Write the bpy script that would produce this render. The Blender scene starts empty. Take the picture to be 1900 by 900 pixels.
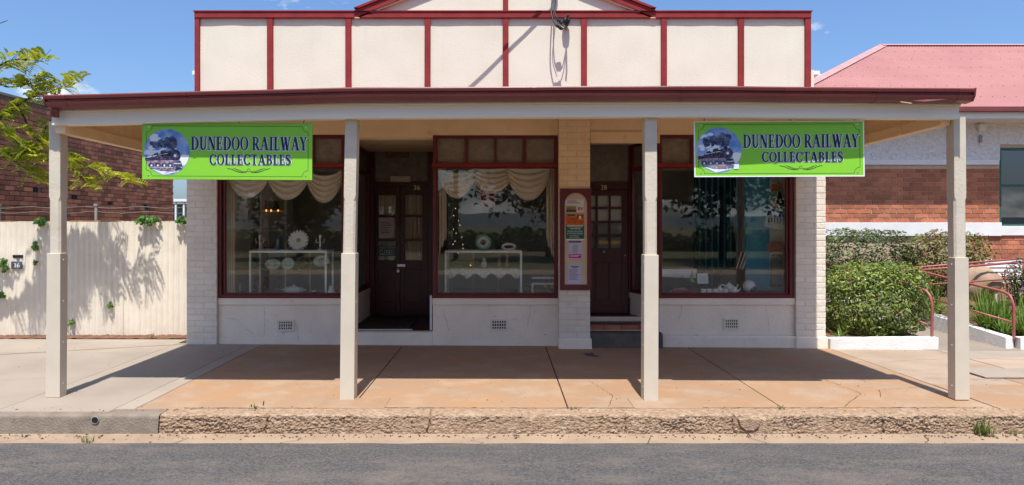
import bpy, bmesh, math, random
import numpy as np
from mathutils import Vector, Matrix, noise as mnoise
R = math.radians
rnd = random.Random(7)
nrs = np.random.RandomState(5)
S = bpy.context.scene
COL = S.collection

# ------------------------------------------------------------------ camera, sky, sun, exposure
F, CX, CY, H = 1330.0, 933.0, 417.0, 1.55          # focal length and principal point (photo pixels), eye height
cam = bpy.data.cameras.new('camera'); cam.sensor_width = 36; cam.lens = 36 * F / 1900
cam.shift_x = 17 / 1900; cam.shift_y = -33 / 1900; cam.clip_start = .05; cam.clip_end = 3000
camo = bpy.data.objects.new('camera', cam); COL.objects.link(camo)
camo.location = (0, 0, H); camo.rotation_euler = (R(90), 0, 0); S.camera = camo

SUN_EL = 67.5
w = bpy.data.worlds.new('World'); S.world = w; w.use_nodes = True
nt = w.node_tree; nt.nodes.clear()
N = nt.nodes.new; L = nt.links.new
sky = N('ShaderNodeTexSky'); sky.sky_type = 'NISHITA'; sky.sun_disc = False
sky.sun_elevation = R(SUN_EL); sky.sun_rotation = R(180); sky.air_density = 1.0; sky.dust_density = 2.4; sky.ozone_density = 10; sky.altitude = 200
tc = N('ShaderNodeTexCoord'); mp = N('ShaderNodeMapping'); mp.inputs['Scale'].default_value = (1, 1, 2.2); mp.inputs['Location'].default_value = (18.96, 12.2, 2.32)
nz = N('ShaderNodeTexNoise'); nz.inputs['Scale'].default_value = 5.2; nz.inputs['Detail'].default_value = 9; nz.inputs['Roughness'].default_value = .58
rp = N('ShaderNodeValToRGB'); rp.color_ramp.elements[0].position = .585; rp.color_ramp.elements[1].position = .70
mx = N('ShaderNodeMix'); mx.data_type = 'RGBA'; mx.inputs['B'].default_value = (7.0, 7.1, 7.3, 1)
bg = N('ShaderNodeBackground'); bg.inputs['Strength'].default_value = .079; out = N('ShaderNodeOutputWorld')
L(tc.outputs['Generated'], mp.inputs['Vector']); L(mp.outputs[0], nz.inputs['Vector']); 
sx_ = N('ShaderNodeSeparateXYZ'); L(tc.outputs['Generated'], sx_.inputs[0])          # clouds crowd together towards the horizon
cv = N('ShaderNodeMapRange'); cv.inputs['From Max'].default_value = .24; cv.inputs['To Min'].default_value = .10; cv.inputs['To Max'].default_value = 0; L(sx_.outputs['Z'], cv.inputs['Value'])
ad = N('ShaderNodeMath'); L(nz.outputs['Fac'], ad.inputs[0]); L(cv.outputs[0], ad.inputs[1]); L(ad.outputs[0], rp.inputs[0])
L(rp.outputs[0], mx.inputs['Factor']); L(sky.outputs[0], mx.inputs['A']); L(mx.outputs['Result'], bg.inputs['Color']); L(bg.outputs[0], out.inputs[0])

sun = bpy.data.lights.new('sun', 'SUN'); sun.energy = 2.8; sun.angle = R(.5); sun.color = (1, .965, .9)
suno = bpy.data.objects.new('sun', sun); COL.objects.link(suno); suno.rotation_euler = (R(90 - SUN_EL), 0, 0)
S.view_settings.view_transform = 'Standard'; S.view_settings.look = 'None'; S.view_settings.gamma = 1
S.view_settings.exposure = 1.28; S.view_settings.use_curve_mapping = False
S.cycles.use_denoising = True; S.cycles.max_bounces = 10; S.cycles.transparent_max_bounces = 24
S.cycles.diffuse_bounces = 5; S.cycles.glossy_bounces = 5; S.cycles.caustics_reflective = False; S.cycles.caustics_refractive = False

# ------------------------------------------------------------------ helpers
def PX(px, Y): return (px - CX) * Y / F
def PZ(py, Y): return H - (py - CY) * Y / F
def lerp(a, b, t): return a + (b - a) * t
def interp(x, pts):
    if x <= pts[0][0]: return pts[0][1]
    for (a, va), (b, vb) in zip(pts, pts[1:]):
        if x <= b: return va + (vb - va) * (x - a) / (b - a)
    return pts[-1][1]

def props(o, label=None, cat=None, group=None, kind=None):
    if label: o['label'] = label
    if cat: o['category'] = cat
    if group: o['group'] = group
    if kind: o['kind'] = kind
    return o
def thing(name, loc, label, cat, group=None, rot=None):
    o = bpy.data.objects.new(name, None); COL.objects.link(o); o.location = loc; o.empty_display_size = .1
    if rot: o.rotation_euler = rot
    return props(o, label, cat, group)
def attach(o, parent, local=False):
    if parent is None: return
    o.parent = parent
    if not local and parent.parent is None: o.matrix_parent_inverse = Matrix.Translation(-Vector(parent.location))
def inst(mesh, name, parent=None, loc=(0, 0, 0), rot=(0, 0, 0), scale=(1, 1, 1), local=False, **kw):
    o = bpy.data.objects.new(name, mesh); COL.objects.link(o)
    attach(o, parent, local); o.location = loc; o.rotation_euler = rot; o.scale = scale
    return props(o, **kw)

class MB:
    def __init__(s): s.v = []; s.f = []; s.m = []
    def add(s, vs, fs, mi=0):
        b = len(s.v); s.v += [tuple(x) for x in vs]; s.f += [tuple(b + i for i in f) for f in fs]; s.m += [mi] * len(fs); return s
    def box(s, x0, x1, y0, y1, z0, z1, mi=0):
        if x0 > x1: x0, x1 = x1, x0
        if y0 > y1: y0, y1 = y1, y0
        if z0 > z1: z0, z1 = z1, z0
        return s.add([(x0, y0, z0), (x1, y0, z0), (x1, y1, z0), (x0, y1, z0), (x0, y0, z1), (x1, y0, z1), (x1, y1, z1), (x0, y1, z1)],
                     [(0, 3, 2, 1), (4, 5, 6, 7), (0, 1, 5, 4), (1, 2, 6, 5), (2, 3, 7, 6), (3, 0, 4, 7)], mi)
    def hexa(s, bot, top, mi=0):
        return s.add(list(bot) + list(top), [(0, 3, 2, 1), (4, 5, 6, 7), (0, 1, 5, 4), (1, 2, 6, 5), (2, 3, 7, 6), (3, 0, 4, 7)], mi)
    def sweep(s, rings, close=True, caps=True, mi=0):
        n = len(rings[0]); vs = [p for r in rings for p in r]; fs = []
        for i in range(len(rings) - 1):
            for j in range(n if close else n - 1):
                k = (j + 1) % n; fs.append((i * n + j, i * n + k, (i + 1) * n + k, (i + 1) * n + j))
        if caps and close: fs.append(tuple(range(n))[::-1]); fs.append(tuple((len(rings) - 1) * n + j for j in range(n)))
        return s.add(vs, fs, mi)
    def tube(s, path, r, n=8, mi=0):
        P = [Vector(p) for p in path]; rings = []; up = Vector((.13, .21, 1)).normalized()
        for i, p in enumerate(P):
            d = (P[min(i + 1, len(P) - 1)] - P[max(i - 1, 0)]).normalized()
            a = d.cross(up)
            if a.length < .15: a = d.cross(Vector((1, .2, 0)))
            a.normalize(); b = d.cross(a); rr = r[i] if isinstance(r, (list, tuple)) else r
            rings.append([p + a * (rr * math.cos(2 * math.pi * k / n)) + b * (rr * math.sin(2 * math.pi * k / n)) for k in range(n)])
        return s.sweep(rings, mi=mi)
    def lathe(s, prof, c, n=20, mi=0, axis='z', sx=1, sy=1, caps=True):
        rings = []
        for r, z in prof:
            ring = []
            for k in range(n):
                a = 2 * math.pi * k / n; u, v = max(r, 1e-4) * math.cos(a) * sx, max(r, 1e-4) * math.sin(a) * sy
                ring.append((c[0] + u, c[1] + v, c[2] + z) if axis == 'z' else (c[0] + u, c[1] - z, c[2] + v))
            rings.append(ring)
        return s.sweep(rings, mi=mi, caps=caps)
    def grid(s, nu, nv, fn, mi=0):
        vs = [fn(i / nu, j / nv) for j in range(nv + 1) for i in range(nu + 1)]
        return s.add(vs, [(j * (nu + 1) + i, j * (nu + 1) + i + 1, (j + 1) * (nu + 1) + i + 1, (j + 1) * (nu + 1) + i) for j in range(nv) for i in range(nu)], mi)
    def prism_xz(s, pts, y0, y1, mi=0):          # outline (x,z) extruded in y
        n = len(pts)
        return s.add([(x, y0, z) for x, z in pts] + [(x, y1, z) for x, z in pts],
                     [tuple(range(n)), tuple(range(2 * n - 1, n - 1, -1))] + [(i, i + n, (i + 1) % n + n, (i + 1) % n) for i in range(n)], mi)
    def mesh(s, name, mats, smooth=False):
        me = bpy.data.meshes.new(name); me.from_pydata(s.v, [], s.f)
        for m in (mats if isinstance(mats, (list, tuple)) else [mats]): me.materials.append(m)
        if any(s.m): me.polygons.foreach_set('material_index', s.m)
        bm = bmesh.new(); bm.from_mesh(me); bmesh.ops.recalc_face_normals(bm, faces=bm.faces); bm.to_mesh(me); bm.free()
        if smooth: me.polygons.foreach_set('use_smooth', [True] * len(me.polygons))
        me.update(); return me
    def build(s, name, mats, parent=None, smooth=False, bevel=0, local=False, **kw):
        o = inst(s.mesh(name, mats, smooth), name, parent, local=local, **kw)
        if bevel:
            b = o.modifiers.new('bevel', 'BEVEL'); b.width = bevel; b.segments = 2; b.limit_method = 'ANGLE'; b.angle_limit = R(40)
        return o
def sphere_pts(c, r, nu=14, nv=9):
    return [(math.sin(math.pi * j / nv) * r[0], -math.cos(math.pi * j / nv) * r[2]) for j in range(nv + 1)]
def ellipsoid(mb, c, r, n=16, nv=9, mi=0):
    rings = []
    for j in range(nv + 1):
        t = math.pi * j / nv; q = max(math.sin(t), 1e-3)
        rings.append([(c[0] + q * r[0] * math.cos(2 * math.pi * k / n), c[1] + q * r[1] * math.sin(2 * math.pi * k / n), c[2] - math.cos(t) * r[2]) for k in range(n)])
    return mb.sweep(rings, mi=mi)

# ------------------------------------------------------------------ materials (colour, grain and wear only; world-space coordinates)
MATS = {}
def mat(name, c1, c2=None, scale=3, rough=.75, bump=0, bscale=60, spec=.35, metal=0, objr=0, island=0, dirt=None, dirt2=None, stretch=(1, 1, 1), ramp=(.38, .64), sss=0, bdist=.01, coat=0):
    m = bpy.data.materials.new(name); m.use_nodes = True; nt = m.node_tree; N = nt.nodes.new; L = nt.links.new
    p = nt.nodes['Principled BSDF']; p.inputs['Roughness'].default_value = rough; p.inputs['Metallic'].default_value = metal; p.inputs['Specular IOR Level'].default_value = spec
    if coat: p.inputs['Coat Weight'].default_value = coat
    g = N('ShaderNodeNewGeometry'); mp = N('ShaderNodeMapping'); mp.inputs['Scale'].default_value = stretch; L(g.outputs['Position'], mp.inputs[0])
    c = None
    if c2:
        n = N('ShaderNodeTexNoise'); n.inputs['Scale'].default_value = scale; n.inputs['Detail'].default_value = 6; n.inputs['Roughness'].default_value = .62; L(mp.outputs[0], n.inputs['Vector'])
        r = N('ShaderNodeValToRGB'); r.color_ramp.elements[0].position, r.color_ramp.elements[1].position = ramp
        r.color_ramp.elements[0].color = (*c1, 1); r.color_ramp.elements[1].color = (*c2, 1); L(n.outputs['Fac'], r.inputs[0]); c = r.outputs[0]
    else:
        v = N('ShaderNodeRGB'); v.outputs[0].default_value = (*c1, 1); c = v.outputs[0]
    for k, d in enumerate((dirt, dirt2)):
        if not d: continue
        dc, ds, lo, hi, amt = d[:5]
        n = N('ShaderNodeTexNoise'); n.inputs['Scale'].default_value = ds; n.inputs['Detail'].default_value = 8; n.inputs['Roughness'].default_value = .7
        mp2 = N('ShaderNodeMapping'); mp2.inputs['Location'].default_value = (7.7 + k * 3, 3.1, 9.2); mp2.inputs['Scale'].default_value = d[5] if len(d) > 5 else (1, 1, 1)
        L(g.outputs['Position'], mp2.inputs[0]); L(mp2.outputs[0], n.inputs['Vector'])
        r = N('ShaderNodeMapRange'); r.inputs['From Min'].default_value = lo; r.inputs['From Max'].default_value = hi; r.inputs['To Max'].default_value = amt; L(n.outputs['Fac'], r.inputs['Value'])
        x = N('ShaderNodeMix'); x.data_type = 'RGBA'; x.inputs['B'].default_value = (*dc, 1); L(r.outputs[0], x.inputs['Factor']); L(c, x.inputs['A']); c = x.outputs['Result']
    for amp, src in ((objr, 'o'), (island, 'i')):
        if not amp: continue
        ro = N('ShaderNodeObjectInfo').outputs['Random'] if src == 'o' else g.outputs['Random Per Island']
        r = N('ShaderNodeMapRange'); r.inputs['To Min'].default_value = 1 - amp; r.inputs['To Max'].default_value = 1 + amp; L(ro, r.inputs['Value'])
        hs = N('ShaderNodeHueSaturation'); L(r.outputs[0], hs.inputs['Value']); L(c, hs.inputs['Color']); c = hs.outputs[0]
    L(c, p.inputs['Base Color'])
    if bump:
        n = N('ShaderNodeTexNoise'); n.inputs['Scale'].default_value = bscale; n.inputs['Detail'].default_value = 5; L(mp.outputs[0], n.inputs['Vector'])
        b = N('ShaderNodeBump'); b.inputs['Strength'].default_value = bump; b.inputs['Distance'].default_value = bdist; L(n.outputs['Fac'], b.inputs['Height']); L(b.outputs[0], p.inputs['Normal'])
    if sss:      # thin leaf or cloth: lets light through
        t = N('ShaderNodeBsdfTranslucent'); L(c, t.inputs[0]); x = N('ShaderNodeMixShader'); x.inputs[0].default_value = sss
        L(p.outputs[0], x.inputs[1]); L(t.outputs[0], x.inputs[2]); L(x.outputs[0], nt.nodes['Material Output'].inputs[0])
    MATS[name] = m; return m
def glassmat(name, tint=(.86, .9, .9), ior=1.62, rough=0.0, bump=0, bscale=3):
    m = bpy.data.materials.new(name); m.use_nodes = True; nt = m.node_tree; nt.nodes.clear(); N = nt.nodes.new; L = nt.links.new
    t = N('ShaderNodeBsdfTransparent'); t.inputs[0].default_value = (*tint, 1); gl = N('ShaderNodeBsdfGlossy'); gl.inputs['Roughness'].default_value = rough
    lw = N('ShaderNodeLayerWeight'); lw.inputs[0].default_value = .5; pw = N('ShaderNodeMath'); pw.operation = 'POWER'; pw.inputs[1].default_value = 5; L(lw.outputs['Facing'], pw.inputs[0])
    f0 = ((ior - 1) / (ior + 1)) ** 2; fr = N('ShaderNodeMath'); fr.operation = 'MULTIPLY_ADD'; fr.inputs[1].default_value = 1 - f0; fr.inputs[2].default_value = f0; L(pw.outputs[0], fr.inputs[0])   # Schlick reflectance
    x = N('ShaderNodeMixShader'); o = N('ShaderNodeOutputMaterial')
    if bump:
        g = N('ShaderNodeNewGeometry'); n = N('ShaderNodeTexNoise'); n.inputs['Scale'].default_value = bscale; L(g.outputs['Position'], n.inputs['Vector'])
        b = N('ShaderNodeBump'); b.inputs['Strength'].default_value = bump; b.inputs['Distance'].default_value = .01; L(n.outputs['Fac'], b.inputs['Height']); L(b.outputs[0], gl.inputs['Normal'])
    L(fr.outputs[0], x.inputs[0]); L(t.outputs[0], x.inputs[1]); L(gl.outputs[0], x.inputs[2]); L(x.outputs[0], o.inputs[0]); return m

M = {}
M['cream'] = mat('cream_render', (.72, .675, .555), (.68, .635, .515), 1.3, .85, .22, 55, dirt=((.50, .44, .35), 3, .56, .8, .25, (4, 1, .35)), dirt2=((.42, .36, .28), 30, .70, .76, .5))
M['trim'] = mat('red_trim_paint', (.27, .035, .036), (.215, .028, .03), 5, .65, .15, 40, spec=.15, dirt=((.12, .03, .03), 14, .62, .8, .5))
M['gutter'] = mat('gutter_paint', (.20, .042, .038), (.155, .033, .032), 2, .32, .05, 20, spec=.5)
M['beam'] = mat('beam_paint', (.90, .82, .70), (.84, .76, .64), 2.5, .7, .25, 18, stretch=(.15, 1, 4), dirt=((.32, .26, .2), 6, .64, .85, .45))
M['post'] = mat('post_paint', (.60, .525, .415), (.53, .46, .36), 3, .75, .3, 38, dirt=((.28, .2, .14), 17, .68, .76, .6), dirt2=((.45, .42, .36), 4, .52, .75, .5))
M['sleeve'] = mat('sleeve_paint', (.60, .53, .42), (.56, .49, .385), 4, .55, .08, 12, dirt=((.16, .12, .1), 26, .735, .77, .8), dirt2=((.42, .42, .36), 3.3, .55, .8, .35))
M['soffit'] = mat('soffit_paint', (.88, .69, .46), (.80, .61, .39), 2, .8, .25, 15, dirt=((.32, .2, .1), 5, .6, .85, .5))
M['plinth'] = mat('plinth_paint', (.90, .785, .65), (.82, .71, .58), 2.2, .8, .4, 26, dirt=((.22, .19, .16), 5.5, .60, .82, .65), dirt2=((.12, .09, .07), 23, .665, .71, .8))
M['pbrick'] = mat('painted_brick', (.76, .69, .59), (.70, .625, .53), 6, .82, .45, 30, objr=.045, dirt=((.25, .18, .13), 15, .66, .8, .5))
M['tbrick'] = mat('tan_painted_brick', (.90, .68, .44), (.82, .60, .37), 6, .82, .5, 30, objr=.05, dirt=((.35, .2, .1), 12, .62, .8, .5))
M['pmortar'] = mat('painted_mortar', (.70, .625, .53), (.62, .55, .46), 8, .9, .4, 60)
M['frame'] = mat('window_frame_paint', (.145, .02, .022), (.115, .016, .019), 6, .38, .06, 30, dirt=((.2, .08, .07), 20, .68, .8, .4))
M['door'] = mat('door_paint', (.085, .016, .019), (.068, .013, .016), 5, .3, .06, 30, dirt=((.14, .06, .05), 12, .66, .8, .3))
M['glass'] = glassmat('window_glass', (.97, .98, .97), 1.62, bump=.012, bscale=1.3)
M['cglass'] = glassmat('cabinet_glass', (.93, .95, .95), 1.3)
M['obscure'] = mat('obscure_glass', (.25, .205, .16), (.17, .14, .11), 12, .3, 1.0, 75, spec=.6)
M['dark'] = mat('vent_dark', (.012, .011, .01))
M['asphalt'] = mat('asphalt', (.045, .043, .044), (.155, .14, .132), 48, .85, 1.0, 60, dirt=((.20, .165, .135), 2.6, .46, .70, .7, (.6, 1.3, 1)), dirt2=((.27, .245, .22), 55, .62, .68, .75), bdist=.03, ramp=(.3, .7))
M['gutterc'] = mat('gutter_concrete', (.34, .245, .165), (.28, .20, .135), 3, .9, .6, 80, dirt=((.1, .075, .055), 9, .62, .74, .7), dirt2=((.38, .33, .28), 4, .6, .75, .6))
M['slab'] = mat('orange_slab', (.345, .195, .10), (.295, .20, .13), 1.4, .88, .4, 70, objr=.06, dirt=((.13, .08, .05), 16, .63, .74, .65), dirt2=((.36, .275, .20), 2.4, .48, .70, .8), ramp=(.3, .68))
M['gslab'] = mat('grey_slab', (.325, .27, .215), (.28, .23, .185), 1.2, .9, .3, 120, objr=.05, dirt=((.13, .105, .08), 8, .66, .8, .5), dirt2=((.34, .25, .17), 2.2, .58, .75, .5))
M['bslab'] = mat('bleached_slab', (.37, .28, .21), (.31, .235, .17), 1.4, .9, .3, 120, objr=.07, dirt=((.3, .17, .09), 2.2, .5, .7, .6), dirt2=((.1, .08, .06), 9, .66, .8, .5))
M['joint'] = mat('joint_dirt', (.05, .035, .025))
M['kerb'] = mat('rough_kerb', (.46, .32, .21), (.24, .155, .10), 45, .95, .9, 110, dirt=((.52, .42, .33), 7, .56, .7, .7), dirt2=((.05, .034, .022), 38, .60, .68, .85, (.5, 1, 1.5)), bdist=.02, stretch=(.55, 1, 1.5))
M['skerb'] = mat('smooth_kerb', (.23, .185, .145), (.165, .13, .1), 6, .9, .8, 70, dirt=((.06, .045, .035), 11, .6, .75, .6))
M['fence'] = mat('fence_paint', (.73, .655, .54), (.67, .595, .485), 3, .6, .12, 20, objr=.03, dirt=((.33, .2, .12), 14, .69, .78, .7), dirt2=((.5, .42, .33), 2, .55, .8, .4))
M['rust'] = mat('rusty_capping', (.3, .13, .06), (.4, .27, .16), 12, .9, .4, 60)
M['soil'] = mat('soil', (.20, .09, .05), (.10, .06, .04), 9, 1, 1, 50, dirt=((.3, .22, .14), 25, .58, .7, .6))
M['obrick'] = mat('old_brick', (.58, .21, .115), (.44, .165, .10), 3, .9, .5, 60, objr=.42, dirt=((.06, .03, .03), 10, .62, .75, .5))
M['omortar'] = mat('old_mortar', (.26, .16, .125), (.2, .13, .1), 9, .95, .5, 80)
M['rbrick'] = mat('red_brick', (.46, .17, .09), (.37, .125, .07), 4, .85, .4, 70, objr=.24, dirt=((.14, .06, .045), 9, .62, .8, .5))
M['rmortar'] = mat('pale_mortar', (.56, .43, .30), (.48, .36, .25), 9, .95, .4, 80)
M['roughcast'] = mat('roughcast', (.86, .86, .86), (.72, .70, .69), 14, .95, 1.0, 30, bdist=.05)
M['white'] = mat('white_paint', (.78, .78, .77), (.72, .72, .71), 3, .6, .1, 20)
M['wkerb'] = mat('white_kerb', (.76, .75, .73), (.68, .66, .63), 4, .85, .5, 40, dirt=((.2, .13, .09), 7, .63, .78, .75))
M['roof'] = mat('faded_red_roof', (.36, .172, .162), (.32, .148, .14), .7, .7, .05, 6, spec=.2, dirt=((.33, .12, .115), 1.6, .5, .8, .6))
M['flash'] = mat('pale_flashing', (.48, .26, .25), (.42, .22, .21), 3, .5)
M['green'] = mat('green_frame', (.03, .10, .075), rough=.4)
M['blind'] = mat('blind', (.55, .62, .65), rough=.6)
M['rail'] = mat('rail_paint', (.33, .10, .085), (.28, .08, .07), 8, .4, dirt=((.25, .1, .08), 20, .66, .8, .5))
M['ramp'] = mat('ramp_concrete', (.26, .21, .17), (.22, .18, .145), 2, .9, .3, 90)
M['bark'] = mat('bark', (.05, .035, .025), (.09, .065, .045), 20, .95, .6, 60)
M['locust'] = mat('locust_leaf', (.52, .50, .045), (.32, .40, .03), 2.2, .5, sss=.4, island=.3)
M['ivy'] = mat('ivy_leaf', (.09, .19, .02), (.05, .12, .015), 10, .4, sss=.2, island=.35)
M['hedge'] = mat('hedge_leaf', (.21, .26, .045), (.11, .17, .03), 4, .5, sss=.25, island=.45)
M['hedge2'] = mat('dark_hedge_leaf', (.125, .16, .06), (.08, .11, .042), 5, .5, sss=.2, island=.45)
M['hedge3'] = mat('brown_hedge_leaf', (.18, .20, .055), (.19, .11, .05), 2.5, .55, sss=.25, island=.4, ramp=(.45, .6))
M['flower'] = mat('white_flower', (.62, .6, .66), rough=.7, island=.1)
M['purple'] = mat('purple_flower', (.25, .06, .30), rough=.7, island=.3)
M['strap'] = mat('strap_leaf', (.22, .32, .05), (.12, .20, .045), 5, .4, sss=.25, island=.4)
M['weed'] = mat('weed_leaf', (.15, .2, .05), (.2, .19, .07), 12, .6, sss=.25, island=.3)
M['farleaf'] = mat('far_leaf', (.05, .08, .018), (.03, .05, .01), .6, .6, sss=.2, island=.4)
M['rock'] = mat('sandstone', (.36, .25, .17), (.28, .19, .13), 5, .9, .6, 20)
M['grass'] = mat('dry_grass', (.10, .105, .04), (.14, .12, .06), .5, 1, .5, 30)
M['hills'] = mat('far_hills', (.05, .08, .1))
M['wire'] = mat('black_cable', (.025, .027, .032), rough=.5)
M['grey'] = mat('grey_box', (.3, .29, .27), rough=.6)
M['alu'] = mat('aluminium', (.88, .89, .90), rough=.4, metal=.1)
M['black'] = mat('black_item', (.015, .015, .016), rough=.4)
M['iwall'] = mat('inside_wall', (.74, .69, .62), (.68, .63, .56), 2, .9)
M['ifloor'] = mat('inside_floor', (.18, .12, .08), rough=.6)
M['iceil'] = mat('inside_ceiling', (.3, .28, .25), rough=.9)
M['tile'] = mat('entry_floor', (.065, .02, .018), (.045, .018, .016), 20, .45)
M['matt'] = mat('door_mat', (.06, .04, .025), (.03, .022, .016), 40, 1, .8, 200)
M['curtain'] = mat('curtain_cloth', (.88, .78, .67), (.82, .72, .61), 4, .8, sss=.12)
M['lace'] = mat('lace', (.88, .88, .86), (.55, .57, .57), 60, .9)
M['china'] = mat('white_china', (.85, .82, .76), rough=.2, spec=.5)
M['gold'] = mat('gilt', (.5, .34, .12), rough=.3, metal=.6)
M['brown'] = mat('brown_wood', (.10, .05, .028), (.07, .035, .02), 12, .5, stretch=(1, 1, 5))
M['bluep'] = mat('blue_panel', (.13, .56, .80), (.11, .50, .74), 3, .6)
M['teal'] = mat('teal_china', (.20, .50, .42), rough=.3)
M['bluev'] = mat('blue_glass_vase', (.02, .16, .45), rough=.15, spec=.6)
M['pink'] = mat('pink_plush', (.62, .34, .28), (.54, .28, .23), 20, .95, .6, 200)
M['denim'] = mat('grey_cloth', (.23, .22, .24), (.17, .165, .19), 15, .9, .3, 60, stretch=(6, 1, 1))
M['cloth'] = mat('white_cloth', (.82, .83, .86), (.74, .75, .79), 6, .9)
M['navyc'] = mat('navy_cloth', (.05, .05, .18), rough=.9)
M['redc'] = mat('red_cloth', (.34, .025, .025), (.28, .02, .02), 8, .8)
M['tgreen'] = mat('toy_green', (.10, .42, .08), rough=.5)
M['yellow'] = mat('toy_yellow', (.70, .46, .03), rough=.5)
M['orange'] = mat('toy_orange', (.62, .17, .03), rough=.5)
M['sgreen'] = mat('sign_green', (.235, .59, .035), (.22, .55, .035), 1.5, .4, .12, 2.2, spec=.4, bdist=.03, dirt=((.3, .5, .15), 18, .66, .8, .3))
M['navy'] = mat('sign_navy', (.012, .018, .07), rough=.35)
M['sgrey'] = mat('sign_outline', (.72, .74, .80), rough=.35)
M['smoke'] = mat('print_smoke', (.02, .026, .08), (.22, .26, .38), 26, .4, ramp=(.42, .78))
M['psky'] = mat('print_sky', (.08, .22, .52), (.36, .44, .66), 9, .4)
M['loco'] = mat('print_loco', (.02, .016, .04), (.26, .22, .32), 60, .4, ramp=(.5, .75))
M['ploco'] = mat('print_loco_red', (.09, .025, .06), (.48, .38, .48), 55, .4, ramp=(.35, .65))
M['paper'] = mat('paper', (.66, .66, .70), rough=.8)
M['lilac'] = mat('lilac_paper', (.55, .52, .70), rough=.8)
M['ink'] = mat('ink', (.03, .03, .035), rough=.8)
M['inkgrey'] = mat('grey_ink', (.3, .3, .33), rough=.8)
M['porange'] = mat('poster_orange', (.72, .15, .02), rough=.6)
M['pgreen'] = mat('poster_green', (.02, .12, .075), rough=.6)
M['pmag'] = mat('poster_magenta', (.55, .02, .26), rough=.6)
M['pwhite'] = mat('print_white', (.75, .76, .74), rough=.6)
M['brass'] = mat('brass', (.65, .55, .35), rough=.3, metal=.8)
M['steel'] = mat('steel', (.6, .6, .6), rough=.3, metal=.8)
M['teals'] = mat('door_sign_blue', (.04, .14, .19), rough=.5)
M['slate'] = mat('slate_plate', (.10, .12, .15), rough=.5)

def leaf_mesh(name, cen, size, mats, aspect=.5, up=.35, flat=None, mi=None, jit=.35):
    """many small folded leaves at the points cen (n x 3)"""
    n = len(cen); nrm = nrs.normal(size=(n, 3)); nrm[:, 2] = np.abs(nrm[:, 2]) + up
    if flat is not None: nrm = nrm * .55 + flat
    nrm /= np.linalg.norm(nrm, axis=1)[:, None]
    a = np.cross(nrm, nrs.normal(size=(n, 3))); a /= np.linalg.norm(a, axis=1)[:, None]; b = np.cross(nrm, a)
    s = (size * (1 + jit * nrs.uniform(-1, 1, n)))[:, None]
    v = np.stack([cen - a * s, cen + b * s * aspect + nrm * s * .18, cen + a * s, cen - b * s * aspect + nrm * s * .18], 1).reshape(-1, 3)
    me = bpy.data.meshes.new(name); me.vertices.add(4 * n); me.vertices.foreach_set('co', v.ravel())
    me.loops.add(4 * n); me.loops.foreach_set('vertex_index', np.arange(4 * n)); me.polygons.add(n)
    me.polygons.foreach_set('loop_start', np.arange(n) * 4); me.polygons.foreach_set('loop_total', np.full(n, 4))
    for m in (mats if isinstance(mats, (list, tuple)) else [mats]): me.materials.append(m)
    if mi is not None: me.polygons.foreach_set('material_index', mi)
    me.update(calc_edges=True); me.validate(); return me

def text_mesh(txt, width, height, mat_, name='lettering'):
    c = bpy.data.curves.new(name, 'FONT'); c.body = txt; c.align_x = 'CENTER'; c.resolution_u = 3
    o = bpy.data.objects.new(name, c); COL.objects.link(o); bpy.context.view_layer.update()
    me = bpy.data.meshes.new_from_object(o.evaluated_get(bpy.context.evaluated_depsgraph_get()))
    bpy.data.objects.remove(o); me.name = name
    xs = [v.co.x for v in me.vertices]; ys = [v.co.y for v in me.vertices]
    cx, cy = (min(xs) + max(xs)) / 2, (min(ys) + max(ys)) / 2; sx, sy = width / (max(xs) - min(xs)), height / (max(ys) - min(ys))
    for v in me.vertices: v.co = ((v.co.x - cx) * sx, 0, (v.co.y - cy) * sy)
    me.materials.clear(); me.materials.append(mat_); me.update(); return me
# ------------------------------------------------------------------ ground, road, kerb, pavement
def gz(x, y):
    t = min(max((y - 6.3) / 2.94, 0), 1.25); return t * (-.0115 - .0058 * min(max(x, -5), 6))
def struct(o): o['kind'] = 'structure'; return o
struct(MB().box(-900, 900, -900, 900, -.4, -.3).build('ground', M['grass']))
def roadz(y): return -.148 + min(max(5.6 - y, 0), 4) * .018
mb = MB(); ys = [5.62, 5.55, 4.6, 3, 1.5, -2.5, -6.5, -8.5]
zs = [roadz(y) if y > 1 else roadz(1.6) - (1.6 - y) * .012 for y in ys]
xs = np.linspace(-60, 60, 601)
jag = [.018 * mnoise.noise((x * 3.1, 0, 0)) + .012 * mnoise.noise((x * 13, 5, 0)) for x in xs]
mb.grid(600, 7, lambda u, v: (xs[round(u * 600)], ys[round(v * 7)] + (jag[round(u * 600)] - .05 if round(v * 7) == 0 else 0), zs[round(v * 7)]))
struct(mb.build('road', M['asphalt']))
struct(MB().box(-60, 60, -8.7, 5.9, -.32, -.17).build('road_base', M['gutterc']))
struct(MB().grid(120, 3, lambda u, v: (-60 + 120 * u, 5.3 + .62 * v, -.1525 + .004 * mnoise.noise((u * 300, v * 3, 2)))).build('street_gutter', M['gutterc']))

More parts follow.
